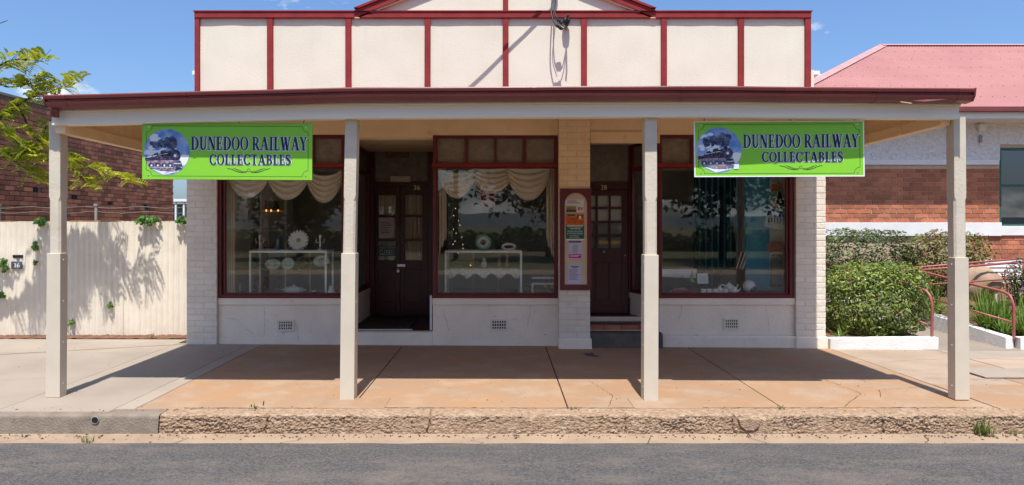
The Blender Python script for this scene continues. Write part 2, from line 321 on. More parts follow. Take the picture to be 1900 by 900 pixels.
pav = struct(MB().grid(40, 20, lambda u, v: (-14 + 28 * u, 5.93 + 6 * v, gz(-14 + 28 * u, 5.93 + 6 * v) - .014)).build('pavement', M['joint']))
def slab(x0, x1, y0, y1, m, dz=0, gap=.006, skew=0):
    g = gap; c = [(x0 + g, y0 + g), (x1 - g, y0 + g), (x1 - g + skew, y1 - g), (x0 + g + skew, y1 - g)]
    j = rnd.uniform(-.0015, .0015)
    MB().hexa([(x, y, gz(x, y) - .06) for x, y in c], [(x, y, gz(x, y) + dz + j) for x, y in c]).build('slab', M[m], pav, bevel=.004)
XJ = [-3.10, -1.285, .55, 2.37, 4.19]
for a, b in zip(XJ, XJ[1:]):
    slab(a, b, 6.03, 7.55, 'slab' if b < 4 else 'slab'); slab(a, b, 7.55, 9.30, 'slab')
slab(-3.27, -3.10, 6.03, 9.3, 'gslab', .0005, .002); slab(-4.22, -3.27, 5.95, 9.3, 'gslab', 0, .001)
slab(-6.9, -4.22, 6.0, 8.66, 'gslab'); slab(-6.9, -4.22, 8.66, 9.62, 'gslab'); slab(-10.5, -6.9, 6.0, 9.62, 'gslab')
slab(4.19, 5.1, 6.03, 7.0, 'slab'); slab(4.19, 5.1, 7.0, 7.75, 'bslab'); slab(4.19, 5.5, 7.75, 9.14, 'bslab')
slab(5.1, 7.2, 6.03, 7.75, 'slab'); slab(5.5, 7.2, 7.75, 8.6, 'bslab'); slab(5.5, 7.2, 8.6, 9.1, 'gslab'); slab(7.2, 10.5, 6.03, 9.1, 'bslab')
for x, d in ((-1.36, .0), (1.33, 0)):       # concrete footing patches round the middle posts
    MB().hexa([(x - .22, 6.04, -.02), (x + .36, 6.04, -.02), (x + .36, 6.40, -.02), (x - .22, 6.40, -.02)],
              [(x - .22, 6.04, .005), (x + .36, 6.04, .005), (x + .36, 6.40, .004), (x - .22, 6.40, .004)]).build('footing_patch', M['slab'], pav, bevel=.002)
MB().box(4.9, 5.75, 7.28, 7.72, -.01, .0045).build('access_cover', M['gslab'], pav, bevel=.002)
MB().prism_xz([(0, 0), (.09, .01), (.05, .03), (.11, .055), (.02, .06), (-.03, .02)], 0, .002)
mb = MB(); mb.add([(1.0, 8.52, gz(1, 8.5) + .004), (1.16, 8.47, gz(1, 8.5) + .004), (1.09, 8.62, gz(1, 8.6) + .004), (1.1, 8.74, gz(1, 8.7) + .004), (.98, 8.72, gz(1, 8.7) + .004)], [(0, 1, 2, 3, 4)])
mb.build('tar_patch', M['asphalt'], pav)
# kerb: smooth cast length with a drain hole, then old crumbling aggregate
mb = MB()
def kerbpt(x, v, rough):
    # v 0..1: from bottom of face, up over the rounded nose, to the back of the top
    if v < .62: y, z = 5.835 + .02 * v / .62, lerp(-.16, -.022, v / .62)
    elif v < .8: t = (v - .62) / .18; y, z = 5.855 + .035 * (1 - math.cos(t * math.pi / 2)), -.022 + .02 * math.sin(t * math.pi / 2)
    else: y, z = lerp(5.89, 6.05, (v - .8) / .2), -.002
    if rough:
        k = (1 if v < .66 else max(0, 1 - (v - .66) / .12)) * (.45 + .75 * max(0, .5 + mnoise.noise((x * 1.7, z * 5, 11)) + .6 * mnoise.noise((x * 6, z * 9, 12))))
        d = .010 * mnoise.noise((x * 4, z * 10, 1)) + .010 * mnoise.noise((x * 18, z * 50, 4)) + .013 * mnoise.noise((x * 45, z * 110, 9)) + .009 * mnoise.noise((x * 95, z * 180, 3))
        y -= d * k; z += (.008 * mnoise.noise((x * 9, 3, 3)) + .004 * mnoise.noise((x * 41, y * 30, 3))) * (1 if .4 < v < .97 else .4)
        for jx in (-1.93, -.6, 1.0, 1.88, 3.1): z -= .012 * max(0, 1 - abs(x - jx - .02 * mnoise.noise((0, z * 20, jx))) / .012); y += .03 * max(0, 1 - abs(x - jx - .03 * mnoise.noise((0, z * 20, jx))) / .010)
        z -= max(0, .05 * (mnoise.noise((x * 2.6, 7, 1)) + .5 * mnoise.noise((x * 11, 7, 2)) - .28)) * (1 if .5 < v < .85 else 0)
    return (x, y, z)
for nm, x0, x1, nu, nv, r, m in (('old_kerb', -2.80, 9.2, 2600, 40, True, 'kerb'), ('kerb', -12, -2.81, 200, 14, False, 'skerb')):
    mb = MB(); mb.grid(nu, nv, lambda u, v: kerbpt(lerp(x0, x1, u), v, r)); o = struct(mb.build(nm, M[m], smooth=True))
    if nm == 'kerb':
        MB().lathe([(.031, 0), (.031, .006), (.027, .006), (.027, 0)], (PX(176, 5.84), 5.845, PZ(780, 5.84)), 20, axis='y').build('drain_pipe', M['grey'], o, smooth=True)
        MB().lathe([(.0001, .004), (.027, .004), (.027, .0)], (PX(176, 5.84), 5.845, PZ(780, 5.84)), 20, axis='y').build('drain_opening', M['dark'], o)
    else:
        MB().prism_xz([(PX(1370, 5.83), -.03), (PX(1412, 5.83), -.03), (PX(1408, 5.83), -.09), (PX(1398, 5.83), -.125), (PX(1384, 5.83), -.125), (PX(1374, 5.83), -.09)], 5.822, 5.86).build('mortar_plug', M['kerb'], o, bevel=.006)
struct(MB().grid(160, 4, lambda u, v: (-9 + 4.95 * u, 9.60 + .3 * v, gz(-5, 9.6) + .006 + .022 * v + .016 * mnoise.noise((u * 60, v * 3, 1)) + .01 * mnoise.noise((u * 160, v * 9, 1)))).build('dirt_strip', M['soil']))
struct(MB().box(-60, -10.5, 6, 9.6, -.2, -.01).build('verge', M['gslab'])); struct(MB().box(10.5, 60, 6, 9.6, -.2, -.03).build('footpath', M['bslab']))

# ------------------------------------------------------------------ the shop
WY = 9.24                                   # plane of the shopfront
X = lambda px: PX(px, WY); Z = lambda py: PZ(py, WY)
shop = thing('shop_building', (0, WY, 0), 'single-storey cream shop with dark red trim, panelled parapet and front verandah', 'shop')
zs = Z(553); zh = Z(250); zr0 = 3.25

def rframe(mb, x0, x1, z0, z1, w, y0, y1, mi=0, wb=None, wt=None):      # rectangular frame
    wb = wb or w; wt = wt or w
    mb.box(x0, x0 + w, y0, y1, z0, z1, mi); mb.box(x1 - w, x1, y0, y1, z0, z1, mi)
    mb.box(x0 + w, x1 - w, y0 + .001, y1 - .001, z0, z0 + wb, mi); mb.box(x0 + w, x1 - w, y0 + .001, y1 - .001, z1 - wt, z1, mi); return mb

# brick meshes: chamfered, three uneven variants each
def brick_meshes(name, l, h, d, m, ch=.004, n=3):
    res = []
    for k in range(n):
        j = lambda a=.0025: rnd.uniform(-a, a)
        a = [(-l / 2 + j(), ch, -h / 2 + j()), (l / 2 + j(), ch, -h / 2 + j()), (l / 2 + j(), ch, h / 2 + j()), (-l / 2 + j(), ch, h / 2 + j())]
        f = [(x * (1 - 2 * ch / l), j(.0012), z * (1 - 2 * ch / h)) for x, y, z in a]; b = [(x, d, z) for x, y, z in a]
        mb = MB(); mb.add(f + a + b, [(0, 1, 2, 3)] + [(i, i + 4, (i + 1) % 4 + 4, (i + 1) % 4) for i in range(4)] + [(i + 4, i + 8, (i + 1) % 4 + 8, (i + 1) % 4 + 4) for i in range(4)])
        res.append(mb.mesh(name, m))
    return res
def lay(parent, meshes, x0, x1, z0, z1, y, name='brick', l=.23, h=.076, jt=.010, halfm=None, rotz=0, skip=None):
    """courses of bricks, full and cut, along x from x0 to x1"""
    r = 0; z = z0 + h / 2
    while z + h / 2 <= z1 + .004:
        x = x0 - (l / 2 if r % 2 else 0)
        while x < x1 - .02:
            a, b = max(x, x0), min(x + l - jt, x1)
            if b - a > .03 and not (skip and skip(a, b, z)):
                inst(rnd.choice(meshes), name, parent, loc=((a + b) / 2, y + rnd.uniform(-.001, .0015), z), scale=((b - a) / l, 1, (h - jt) / h))
            x += l
        z += h; r += 1
pbm = brick_meshes('painted_brick', .23, .076, .03, M['pbrick'], .006); tbm = brick_meshes('tan_brick', .23, .076, .03, M['tbrick'], .006)
def pier(x0, x1, y, ztop, zbase=None, tan=None):
    zb = zbase or gz(x0, y)
    p = MB().box(x0 + .004, x1 - .004, y + .0035, WY + .24, -.06, ztop).build('brick_pier', M['pmortar'], shop)
    lay(p, pbm, x0, x1, zb, tan or ztop, y, h=.0765, jt=.004)
    if tan: lay(p, tbm, x0, x1, zb + .0765 * math.ceil((tan - zb - .06) / .0765), ztop, y, h=.0765, jt=.004)
    for xs_, s_ in ((x0, -1), (x1, 1)):      # returns
        pass
    return p
pier(X(348), X(404), WY - .035, 3.15)
MBX0, MBX1 = PX(1037, 9.06), PX(1095, 9.06)
pm_ = pier(MBX0, MBX1, 9.06, 3.15, .115, 1.5)
MB().hexa([(MBX0 - .004, 9.03, -.06), (MBX1 + .022, 9.03, -.06), (MBX1 + .022, 9.3, -.06), (MBX0 - .004, 9.3, -.06)], [(MBX0 - .002, 9.035, .112), (MBX1 + .018, 9.035, .112), (MBX1 + .018, 9.3, .112), (MBX0 - .002, 9.3, .112)]).build('pier_base', M['plinth'], pm_, bevel=.012)
pr = pier(X(1475), X(1530), WY - .035, 3.15, .12)
MB().box(X(1474), X(1533), WY - .06, WY + .2, -.09, .112).build('pier_base', M['plinth'], pr, bevel=.012)

# plinth walls under the windows, with sill ledges and vents
def plinth(x0, x1, base_step=False, ret=None, y=WY):
    mb = MB(); o = mb.grid(60, 14, lambda u, v: (lerp(x0, x1, u), y + .018 + .004 * mnoise.noise((u * 6 + x0, v * 3, 2)) + .0015 * mnoise.noise((u * 40, v * 20, x0)), lerp(-.08, zs - .09, v))).build('plinth_wall', M['plinth'], shop, smooth=True)
    MB().box(x0, x1, y + .03, y + .2, -.08, zs - .09).build('plinth_core', M['plinth'], o)
    MB().box(x0 - .004, x1 + .004, y - .002, y + .20, zs - .0895, zs - .004).build('sill', M['plinth'], o, bevel=.006)
    if base_step: MB().grid(70, 8, lambda u, v: (lerp(x0 + .01, x1, u), y - .022 + (.02 if v > .95 else 0) + .006 * mnoise.noise((u * 20, v * 2, 6)), lerp(-.09, .115, min(v / .86, 1)) + .006 * mnoise.noise((u * 25, 1, 6)) * (1 if v > .5 else 0))).build('plinth_base', M['plinth'], o, smooth=True)
    return o
def vent(px0, px1, py0, py1, par):
    x0, x1, z0, z1 = X(px0), X(px1), Z(py1), Z(py0); y = WY + .006
    v = MB().box(x0, x1, y + .008, y + .03, z0, z1).build('air_vent', M['dark'], shop)
    mb = MB(); mb.box(x0, x1, y - .004, y + .012, z0, z0 + .012); mb.box(x0, x1, y - .004, y + .012, z1 - .012, z1)
    rframe(mb, x0 - .012, x1 + .012, z0 - .012, z1 + .012, .013, y - .006, y + .011); n = 6; cw = (x1 - x0) / n
    for i in range(n + 1): mb.box(x0 + i * cw * .94, x0 + i * cw * .94 + .011, y - .003, y + .011, z0 + .012, z1 - .012)
    for k in (1, 2): zz = lerp(z0, z1, k / 3); mb.box(x0, x1, y - .0035, y + .0115, zz - .005, zz + .005)
    mb.build('grille', M['pbrick'], v)
RX0, RX1 = -2.036, -.905                   # first entry recess
SX0, SX1 = 1.10, X(1224)                   # second entry recess
p1 = plinth(X(404), RX0); vent(516, 543, 595, 613, p1)
p2 = plinth(RX1, X(1037) + .01); vent(912, 940, 594, 612, p2)
p3 = plinth(SX1, X(1476), True); vent(1345, 1370, 592, 610, p3)

# wall above windows: sheeted panels, slightly buckled
def sheet(px0, px1, py0, py1, wr=.012, y=WY - .004, m='soffit'):
    MB().grid(50, 14, lambda u, v: (lerp(X(px0), X(px1), u), y - wr * max(0, mnoise.noise((u * 2.2 + px0, v * 1.7 + u * 2.2, 3))) * math.sin(v * math.pi) * 1.6, lerp(Z(py1), Z(py0), v))).build('fascia_sheet', M[m], shop, smooth=True)
sheet(404, 641, 185, 250); sheet(641, 803, 185, 256); sheet(803, 1037, 185, 251, .03); sheet(1095, 1222, 185, 243, .008); sheet(1222, 1476, 185, 250)
MB().box(X(404), X(1476), WY + .02, WY + .2, zh - .02, 3.2).build('head_wall', M['soffit'], shop)
MB().box(X(1095), X(1224), WY - .022, WY + .03, Z(266), Z(244)).build('head_moulding', M['soffit'], shop, bevel=.006)
MB().box(X(1033), X(1038), WY - .02, WY + .02, zh, 3.1).build('cover_strip', M['soffit'], shop)

# display windows
GY = WY + .06
def mullion_row(w, cols, py0, py1, y=WY + .03):
    for a, b in cols:
        MB().box(X(a), X(b), y + .02, y + .028, Z(py1), Z(py0)).build('transom_pane', M['obscure'], w)
def window(px0, px1, main, cols, top, label=None):
    w = rframe(MB(), X(px0), X(px1), zs - .003, Z(top), .045, WY + .005, WY + .085, wb=.04).build('display_window', M['frame'], shop, bevel=.004)
    MB().box(X(px0) - .012, X(px1) + .012, WY - .018, WY + .09, Z(310), Z(303)).build('transom_bar', M['trim'], w, bevel=.006)
    edges = [px0] + [v for c in cols for v in c] + [px1]
    for k in range(0, len(edges), 2):
        MB().box(X(edges[k]) + (.0 if k else .001), X(edges[k + 1]) + (.0 if k + 1 < len(edges) - 1 else -.001), WY + .012, WY + .08, Z(302.5), Z(top) - .002).build('mullion', M['frame'], w, bevel=.004)
    rframe(MB(), X(main[0]) - .02, X(main[1]) + .02, Z(547), Z(309), .022, WY + .03, WY + .075).build('bead', M['frame'], w)
    mullion_row(w, cols, 256, 303)
    MB().box(X(px0) + .02, X(px1) - .02, WY + .014, WY + .05, Z(256), Z(top) - .001).build('head_rail', M['frame'], w)
    MB().box(X(main[0]), X(main[1]), GY, GY + .006, Z(546), Z(310)).build('pane', M['glass'], w)
    return w
w1 = window(404, 640, (416, 633), [(414, 470), (476, 528), (534, 578), (583, 633)], 250)
w2 = window(803, 1035, (811, 1030), [(811, 862), (868, 917), (921, 970), (976, 1029)], 250)
w3 = window(1222, 1472, (1229, 1461), [(1228, 1282), (1289, 1343), (1350, 1404), (1411, 1461)], 250)
# window sticker
# --- first entry: left return window, step, floor, doors
FZ = .16; DY = 11.0
r_ = MB(); x = RX0
r_.box(x - .20, x, WY + .2, DY, -.05, .52); e1 = r_.build('entry_wall', M['plinth'], shop)
MB().box(x - .2, x + .012, WY + .2, DY, .52, zs - .02).build('sill', M['plinth'], e1, bevel=.005)
rw = MB(); y0, y1 = WY + .09, DY
for a, b in ((y0, y0 + .05), (y1 - .07, y1)): rw.box(x - .06, x, a, b, zs - .02, Z(256))
rw.box(x - .06, x, y0 + .05, y1 - .07, zs - .02, zs + .03); rw.box(x - .06, x + .01, y0 + .05, y1 - .07, Z(310), Z(303)); rw.box(x - .06, x, y0 + .05, y1 - .07, Z(256) - .05, Z(256))
rw = rw.build('display_window', M['frame'], shop, bevel=.004)
MB().box(x - .04, x - .034, y0 + .05, y1 - .07, zs + .03, Z(310)).build('pane', M['glass'], rw); MB().box(x - .04, x - .034, y0 + .05, y1 - .07, Z(303), Z(256) - .05).build('transom_pane', M['obscure'], rw)
rr = MB().box(RX1, RX1 + .06, WY + .09, DY, zs, Z(256)); rr.build('entry_jamb', M['frame'], shop)
MB().box(RX1, RX1 + .14, WY + .2, DY, -.05, zs).build('entry_wall', M['plinth'], shop)
st = MB().box(RX0 + .002, RX1 - .002, WY + .012, WY + .16, -.08, FZ).build('entry_step', M['plinth'], shop, bevel=.008)
MB().box(RX0, RX1, WY + .16, DY + .05, .0, FZ - .002).build('entry_floor', M['tile'], shop)
MB().box(RX1 - .055, RX1 - .03, WY + .19, WY + .22, FZ, .62).build('entry_pipe', M['alu'], shop)
MB().box(RX0, RX1, WY + .2, DY + .1, Z(256), Z(256) + .03).build('entry_ceiling', M['soffit'], shop)
def D(px, py): return PX(px, DY), PZ(py, DY)
dw = MB(); zt = PZ(345, DY); zb = FZ; xa, xb = RX0, RX1
jx0, jx1 = PX(696, DY), PX(794, DY)
dw.box(xa, jx0, DY - .03, DY + .08, FZ, Z(256)); dw.box(jx1, xb, DY - .03, DY + .08, FZ, Z(256)); dw.box(jx0, jx1, DY - .025, DY + .08, zt, PZ(338, DY)); dw.box(jx0, jx1, DY - .025, DY + .08, PZ(272, DY), Z(256))
dframe = dw.build('door_frame', M['door'], shop, bevel=.004)
MB().box(jx0, jx1, DY + .02, DY + .03, PZ(338, DY), PZ(272, DY)).build('fanlight_pane', M['obscure'], dframe)
mid = PX(742.5, DY)
def leaf(x0, x1, z0, z1, y, panes, panels, name='door', handle=None, t=.04, gm='obscure'):
    d = MB(); sx = .075
    holes = sorted(panes + panels, key=lambda h: -h[3])
    # frame of stiles and rails round the openings
    hx0 = min(h[0] for h in holes); hx1 = max(h[1] for h in holes)
    d.box(x0, hx0, y, y + t, z0, z1); d.box(hx1, x1, y, y + t, z0, z1)
    rows = sorted({(h[2], h[3]) for h in holes}); zc = z0
    for a, b in rows: d.box(hx0, hx1, y + .0005, y + t, zc, a); zc = b
    d.box(hx0, hx1, y + .0005, y + t, zc, z1)
    for a, b in rows:
        cs = sorted((h[0], h[1]) for h in holes if (h[2], h[3]) == (a, b))
        for (p, q), (r2, s2) in zip(cs, cs[1:]): d.box(q, r2, y + .001, y + t, a, b)
    o = d.build(name, M['door'], shop, bevel=.003)
    for h in panels: MB().box(h[0], h[1], y + .016, y + t - .006, h[2], h[3]).build('door_panel', M['door'], o)
    for h in panes: MB().box(h[0], h[1], y + .016, y + .022, h[2], h[3]).build('door_pane', M[gm], o)
    return o
def dr(pxa, pxb, pya, pyb, Y): return (PX(pxa, Y), PX(pxb, Y), PZ(pyb, Y), PZ(pya, Y))
dl = leaf(jx0 + .003, mid - .002, zb + .005, zt - .004, DY, [dr(702, 732, 362, 399, DY), dr(702, 732, 403, 443, DY), dr(702, 732, 447, 483, DY)], [dr(702, 734, 500, 559, DY)], gm='cdoor' if 'cdoor' in M else 'glass')
dd = leaf(mid + .002, jx1 - .003, zb + .005, zt - .004, DY, [dr(752, 782, 362, 399, DY), dr(752, 782, 403, 443, DY), dr(752, 782, 447, 483, DY)], [dr(751, 783, 500, 559, DY)], gm='glass')
for d_, c0, c1 in ((dl, 702, 732), (dd, 752, 782)):      # net curtain behind the door glass
    MB().grid(60, 4, lambda u, v: (PX(lerp(c0 - 1, c1 + 1, u), DY), DY + .075 + .016 * math.sin(u * 28), PZ(lerp(485, 361, v), DY))).build('net_curtain', M['curtain'], d_, smooth=True)
MB().lathe([(.0001, .03), (.011, .026), (.015, .018), (.008, .008), (.008, 0)], (PX(747.5, DY), DY, PZ(449, DY)), 14, axis='y').build('door_knob', M['steel'], dd, smooth=True)
MB().box(PX(737, DY), PX(752, DY), DY - .010, DY - .001, PZ(495, DY), PZ(490, DY)).build('hasp', M['steel'], dl, bevel=.002)
for yy in (546, 555): MB().box(PX(739, DY), PX(741.5, DY), DY - .006, DY - .001, PZ(yy + 4, DY), PZ(yy - 4, DY)).build('door_bolt', M['black'], dl)
inst(text_mesh('36', .10, .075, M['brass'], 'house_number'), 'house_number', dframe, loc=(PX(774, DY), DY - .029, PZ(348.5, DY)))
MB().box(PX(714, DY), PX(759, DY), DY + .006, DY + .018, PZ(293, DY), PZ(276, DY)).build('timber_patch', mat('patch', (.24, .13, .06), (.17, .09, .045), 9, .8), dframe, bevel=.008)
MB().box(PX(724, DY), PX(761, DY), DY + .010, DY + .017, PZ(338, DY), PZ(327, DY)).build('card_strip', M['curtain'], dframe)

# --- second entry: steps, splayed return, door
EY = 10.1
bm_ = brick_meshes('red_brick', .23, .076, .05, M['rbrick'], .004)
MB().box(SX0 - .01, SX1 + .02, 9.13, 9.42, -.08, .165).build('entry_step', mat('dark_step', (.13, .115, .10), (.09, .08, .07), 5, .8, .4, 40), shop, bevel=.012)
s2 = MB().box(SX0, SX1 + .02, 9.418, 9.78, .0, .236).build('entry_step', M['tile'], shop, bevel=.006)
lay(s2, bm_, SX0, SX1, .168, .236, 9.398, h=.068, jt=.008)
MB().box(SX0, SX1 - .1, 9.388, 9.41, .150, .170).build('step_edge', M['plinth'], s2)
s3 = MB().box(SX0, SX1 - .02, 9.76, EY + .05, .0, .296).build('entry_step', M['plinth'], shop, bevel=.006)
MB().box(SX0, SX1 - .1, 9.80, EY + .05, .25, .2985).build('door_sill', M['door'], s3)
ex0, ex1 = PX(1084, EY), PX(1166, EY)
sp = [(1.775, EY + .02), (SX1, WY + .05)]          # splayed return: plan line
def splay(z0, z1, th, m, name, par, off=0, a=0.0, b=1.0):
    (xa_, ya_), (xb_, yb_) = sp; dx, dy = xb_ - xa_, yb_ - ya_; l = math.hypot(dx, dy); nx, ny = dy / l, -dx / l
    nx, ny = (-abs(nx), -abs(ny))
    P = lambda t, o_: (xa_ + dx * t + nx * o_, ya_ + dy * t + ny * o_)
    c = [P(a, off), P(b, off), P(b, off - th), P(a, off - th)]
    return MB().hexa([(q[0], q[1], z0) for q in c], [(q[0], q[1], z1) for q in c]).build(name, M[m], par)
sw = splay(.0, zs - .08, .14, 'plinth', 'entry_wall', shop); splay(zs - .08, zs - .005, .15, 'plinth', 'sill', sw, .012)
swin = splay(zs - .005, zs + .04, .05, 'frame', 'display_window', shop)
splay(Z(310), Z(303), .06, 'trim', 'transom_bar', swin, .006); splay(Z(262), Z(250), .05, 'frame', 'head_rail', swin)
splay(zs + .04, Z(262), .05, 'frame', 'jamb', swin, .001, 0, .13); splay(zs + .04, Z(262), .05, 'frame', 'jamb', swin, .001, .92, 1)
splay(zs + .04, Z(310), .006, 'glass', 'pane', swin, -.02, .13, .92); splay(Z(303), Z(262), .006, 'obscure', 'transom_pane', swin, -.02, .13, .92)
ed = MB(); zt2 = PZ(352, EY); zc2 = Z(256)
ed.box(SX0 - .02, ex0, EY - .03, EY + .08, .29, zc2); ed.box(ex1, ex1 + .07, EY - .03, EY + .08, .29, zc2); ed.box(ex0, ex1, EY - .025, EY + .08, zt2, PZ(338, EY)); ed.box(ex0, ex1, EY - .025, EY + .08, PZ(268, EY), zc2)
ef = ed.build('door_frame', M['door'], shop, bevel=.004)
MB().box(ex0, ex1, EY + .02, EY + .03, PZ(338, EY), PZ(268, EY)).build('fanlight_pane', M['obscure'], ef)
inst(text_mesh('28', .085, .07, M['brass'], 'house_number'), 'house_number', ef, loc=(PX(1120, EY), EY - .029, PZ(348, EY)))
panes = [dr(a, b, c, d, EY) for c, d in ((363, 384), (388, 410), (414, 435), (439, 461)) for a, b in ((1088, 1106), (1109.5, 1130), (1133.5, 1154))]
d3 = leaf(ex0 + .003, ex1 - .003, .302, zt2 - .003, EY, panes, [dr(1088, 1105, 487, 557, EY), dr(1107, 1130, 487, 557, EY), dr(1132, 1154, 487, 557, EY)], gm='glass')
for a in panes: MB().box(a[0], a[1], EY + .05, EY + .056, a[2], a[3]).build('pane_backing', M['pwhite'] if a[2] > 1.55 - .0 else M['inkgrey'], d3)
MB().lathe([(.0001, .04), (.018, .034), (.022, .022), (.010, .008), (.010, 0)], (PX(1120, EY), EY, PZ(467, EY)), 14, axis='y').build('door_knob', M['steel'], d3, smooth=True)
MB().lathe([(.0001, .012), (.012, .01), (.013, 0)], (PX(1160, EY), EY, PZ(474, EY)), 12, axis='y').build('key_lock', M['steel'], d3, smooth=True)
MB().box(SX0, SX1, WY + .2, EY + .1, zc2, zc2 + .03).build('entry_ceiling', M['soffit'], shop)
# arrow mark on the lower panes
MB().prism_xz([(PX(1110, EY), PZ(450, EY)), (PX(1117, EY), PZ(444, EY)), (PX(1117, EY), PZ(447.5, EY)), (PX(1151, EY), PZ(447, EY)), (PX(1151, EY), PZ(453, EY)), (PX(1117, EY), PZ(452.5, EY)), (PX(1117, EY), PZ(456, EY))], EY + .044, EY + .047).build('arrow_sticker', M['gold'], d3)

# --- shell and rooms
ix0, ix1 = X(348) + .03, X(1530) - .03
MB().box(ix0, ix0 + .2, WY + .245, 16, -.1, 3.6).build('side_wall', M['cream'], shop); MB().box(ix1 - .2, ix1, WY + .245, 16, -.1, 3.6).build('side_wall', M['cream'], shop)
MB().box(ix0 + .2, ix1 - .2, 13.0, 13.2, -.1, 3.3).build('inside_wall', M['iwall'], shop); MB().box(1.02, 1.09, EY + .1, 13, 0, 2.9).build('partition', M['iwall'], shop)
MB().box(ix0 + .2, ix1 - .2, WY + .2, 13, 2.88, 2.94).build('inside_ceiling', M['iceil'], shop); MB().box(ix0 + .2, ix1 - .2, WY + .21, 13, -.1, -.003).build('inside_floor', M['ifloor'], shop)
MB().box(ix0 + .2, RX0 - .21, WY + .19, 10.7, .50, .575).build('window_platform', M['iwall'], shop); MB().box(RX1 + .15, 1.0, WY + .19, 10.7, .50, .575).build('window_platform', M['iwall'], shop)
MB().box(SX1 + .02, ix1 - .2, WY + .19, 10.6, .50, .630).build('window_platform', M['navyc'], shop)
MB().hexa([(ix0 - .1, WY + .3, 3.55), (ix1 + .1, WY + .3, 3.55), (ix1 + .1, 16.2, 3.3), (ix0 - .1, 16.2, 3.3)], [(ix0 - .1, WY + .3, 3.6), (ix1 + .1, WY + .3, 3.6), (ix1 + .1, 16.2, 3.35), (ix0 - .1, 16.2, 3.35)]).build('roof', M['alu'], shop)

# --- parapet: rendered panels, battens, top rail, low gable
PY = 9.30
px_ = lambda p: PX(p, PY); pz_ = lambda p: PZ(p, PY)
BT = [(362, 371), (496, 507), (641, 652), (788, 799), (932.5, 943.5), (1078, 1089), (1226, 1237), (1369, 1380), (1493, 1504)]
par = MB().box(px_(363), px_(1503), PY + .03, PY + .22, 3.0, pz_(27)).build('parapet', M['cream'], shop)
for (a, b), (c, d) in zip(BT, BT[1:]):
    MB().grid(24, 20, lambda u, v: (lerp(px_(b) - .02, px_(c) + .02, u), PY + .012 + .004 * mnoise.noise((u * 3 + a, v * 3, 1)), lerp(3.1, pz_(30), v))).build('parapet_panel', M['cream'], par, smooth=True)
for a, b in BT:
    w_ = rnd.uniform(-.4, .4)
    MB().hexa([(px_(a + w_), PY - .022, 3.05), (px_(b + w_), PY - .022, 3.05), (px_(b + w_), PY + .03, 3.05), (px_(a + w_), PY + .03, 3.05)], [(px_(a), PY - .022, pz_(34)), (px_(b), PY - .022, pz_(34)), (px_(b), PY + .03, pz_(34)), (px_(a), PY + .03, pz_(34))]).build('batten', M['trim'], par, bevel=.004)
MB().box(px_(362), px_(1504), PY - .03, PY + .03, pz_(34), pz_(23)).build('top_rail', M['trim'], par, bevel=.004)
MB().box(px_(360.5), px_(1505.5), PY - .04, PY + .24, pz_(22.8), pz_(20.8)).build('capping', M['trim'], par)
gz0 = pz_(24); ga, gb, gt = px_(658), px_(1216), pz_(24) + .395 * (px_(1216) - px_(658)) / 2; gm_ = (ga + gb) / 2
MB().prism_xz([(ga + .1, gz0 + .012), (gb - .1, gz0 + .012), (gm_, gt - .03)], PY + .014, PY + .2).build('gable_panel', M['cream'], par)
def rake(x0, z0, x1, z1, wd, y0, y1, m, name, drop=0):
    MB().prism_xz([(x0, z0 - drop), (x1, z1 - drop), (x1, z1 - drop - wd), (x0 + wd / .395 * (1 if x1 > x0 else -1), z0 - drop)], y0, y1).build(name, M[m], par)
for xe in (ga, gb):
    rake(xe, gz0 + .016, gm_, gt + .016, .09, PY - .05, PY + .03, 'trim', 'rake_board'); rake(xe, gz0 + .05, gm_, gt + .05, .03, PY - .07, PY + .24, 'trim', 'rake_capping')
    rake(xe, gz0 + .016, gm_, gt + .016, .022, PY - .03, PY + .03, 'soffit', 'rake_bead', drop=.09)
MB().box(px_(933), px_(943), PY - .018, PY + .014, pz_(22), gt - .1).build('batten', M['trim'], par)

# ------------------------------------------------------------------ verandah
ZO = [(-4.1, -.068), (-1.37, -.012), (1.3, 0), (4.1, -.016)]; YO = [(-4.1, .085), (-1.37, .02), (1.3, 0), (4.1, .03)]
zo = lambda x: interp(x, ZO); yo = lambda x: interp(x, YO)
VX0, VX1 = -4.07, 4.03
ver = thing('verandah', (0, 6.3, 0), None, None); attach(ver, shop); ver.matrix_parent_inverse = Matrix.Translation((0, -WY, 0))
def vpart(o): o.matrix_parent_inverse = Matrix.Translation((0, -6.3, 0)); return o
def vsweep(name, prof, m, x0, x1, n=24, smooth=False, bevel=0):
    rings = []
    for i in range(n + 1):
        x = lerp(x0, x1, i / n); rings.append([(x, y + yo(x), z + zo(x) + .003 * mnoise.noise((x * 1.3, y, 2))) for y, z in prof])
    return vpart(MB().sweep(rings).build(name, M[m], ver, smooth=smooth, bevel=bevel))
rect = lambda y0, y1, z0, z1: [(y0, z0), (y1, z0), (y1, z1), (y0, z1)]
vsweep('beam', rect(6.255, 6.36, PZ(216.5, 6.26), PZ(193.5, 6.26)), 'beam', -3.99, 4.0, bevel=.004)
vsweep('fascia', rect(6.235, 6.30, PZ(191.8, 6.24), 2.72), 'beam', -3.92, 4.005, bevel=.003)
vsweep('fascia_bead', rect(6.243, 6.29, PZ(193.8, 6.25), PZ(191.4, 6.25)), 'soffit', -3.92, 4.0)
gp = [(6.235, 2.622), (6.17, 2.622), (6.135, 2.632), (6.112, 2.655), (6.106, 2.675), (6.118, 2.684), (6.118, 2.692), (6.096, 2.700), (6.090, 2.722), (6.094, 2.732), (6.106, 2.734), (6.112, 2.724), (6.13, 2.64), (6.22, 2.632), (6.235, 2.70)]
g1 = vsweep('roof_gutter', gp, 'gutter', -3.955, 4.035, 40)
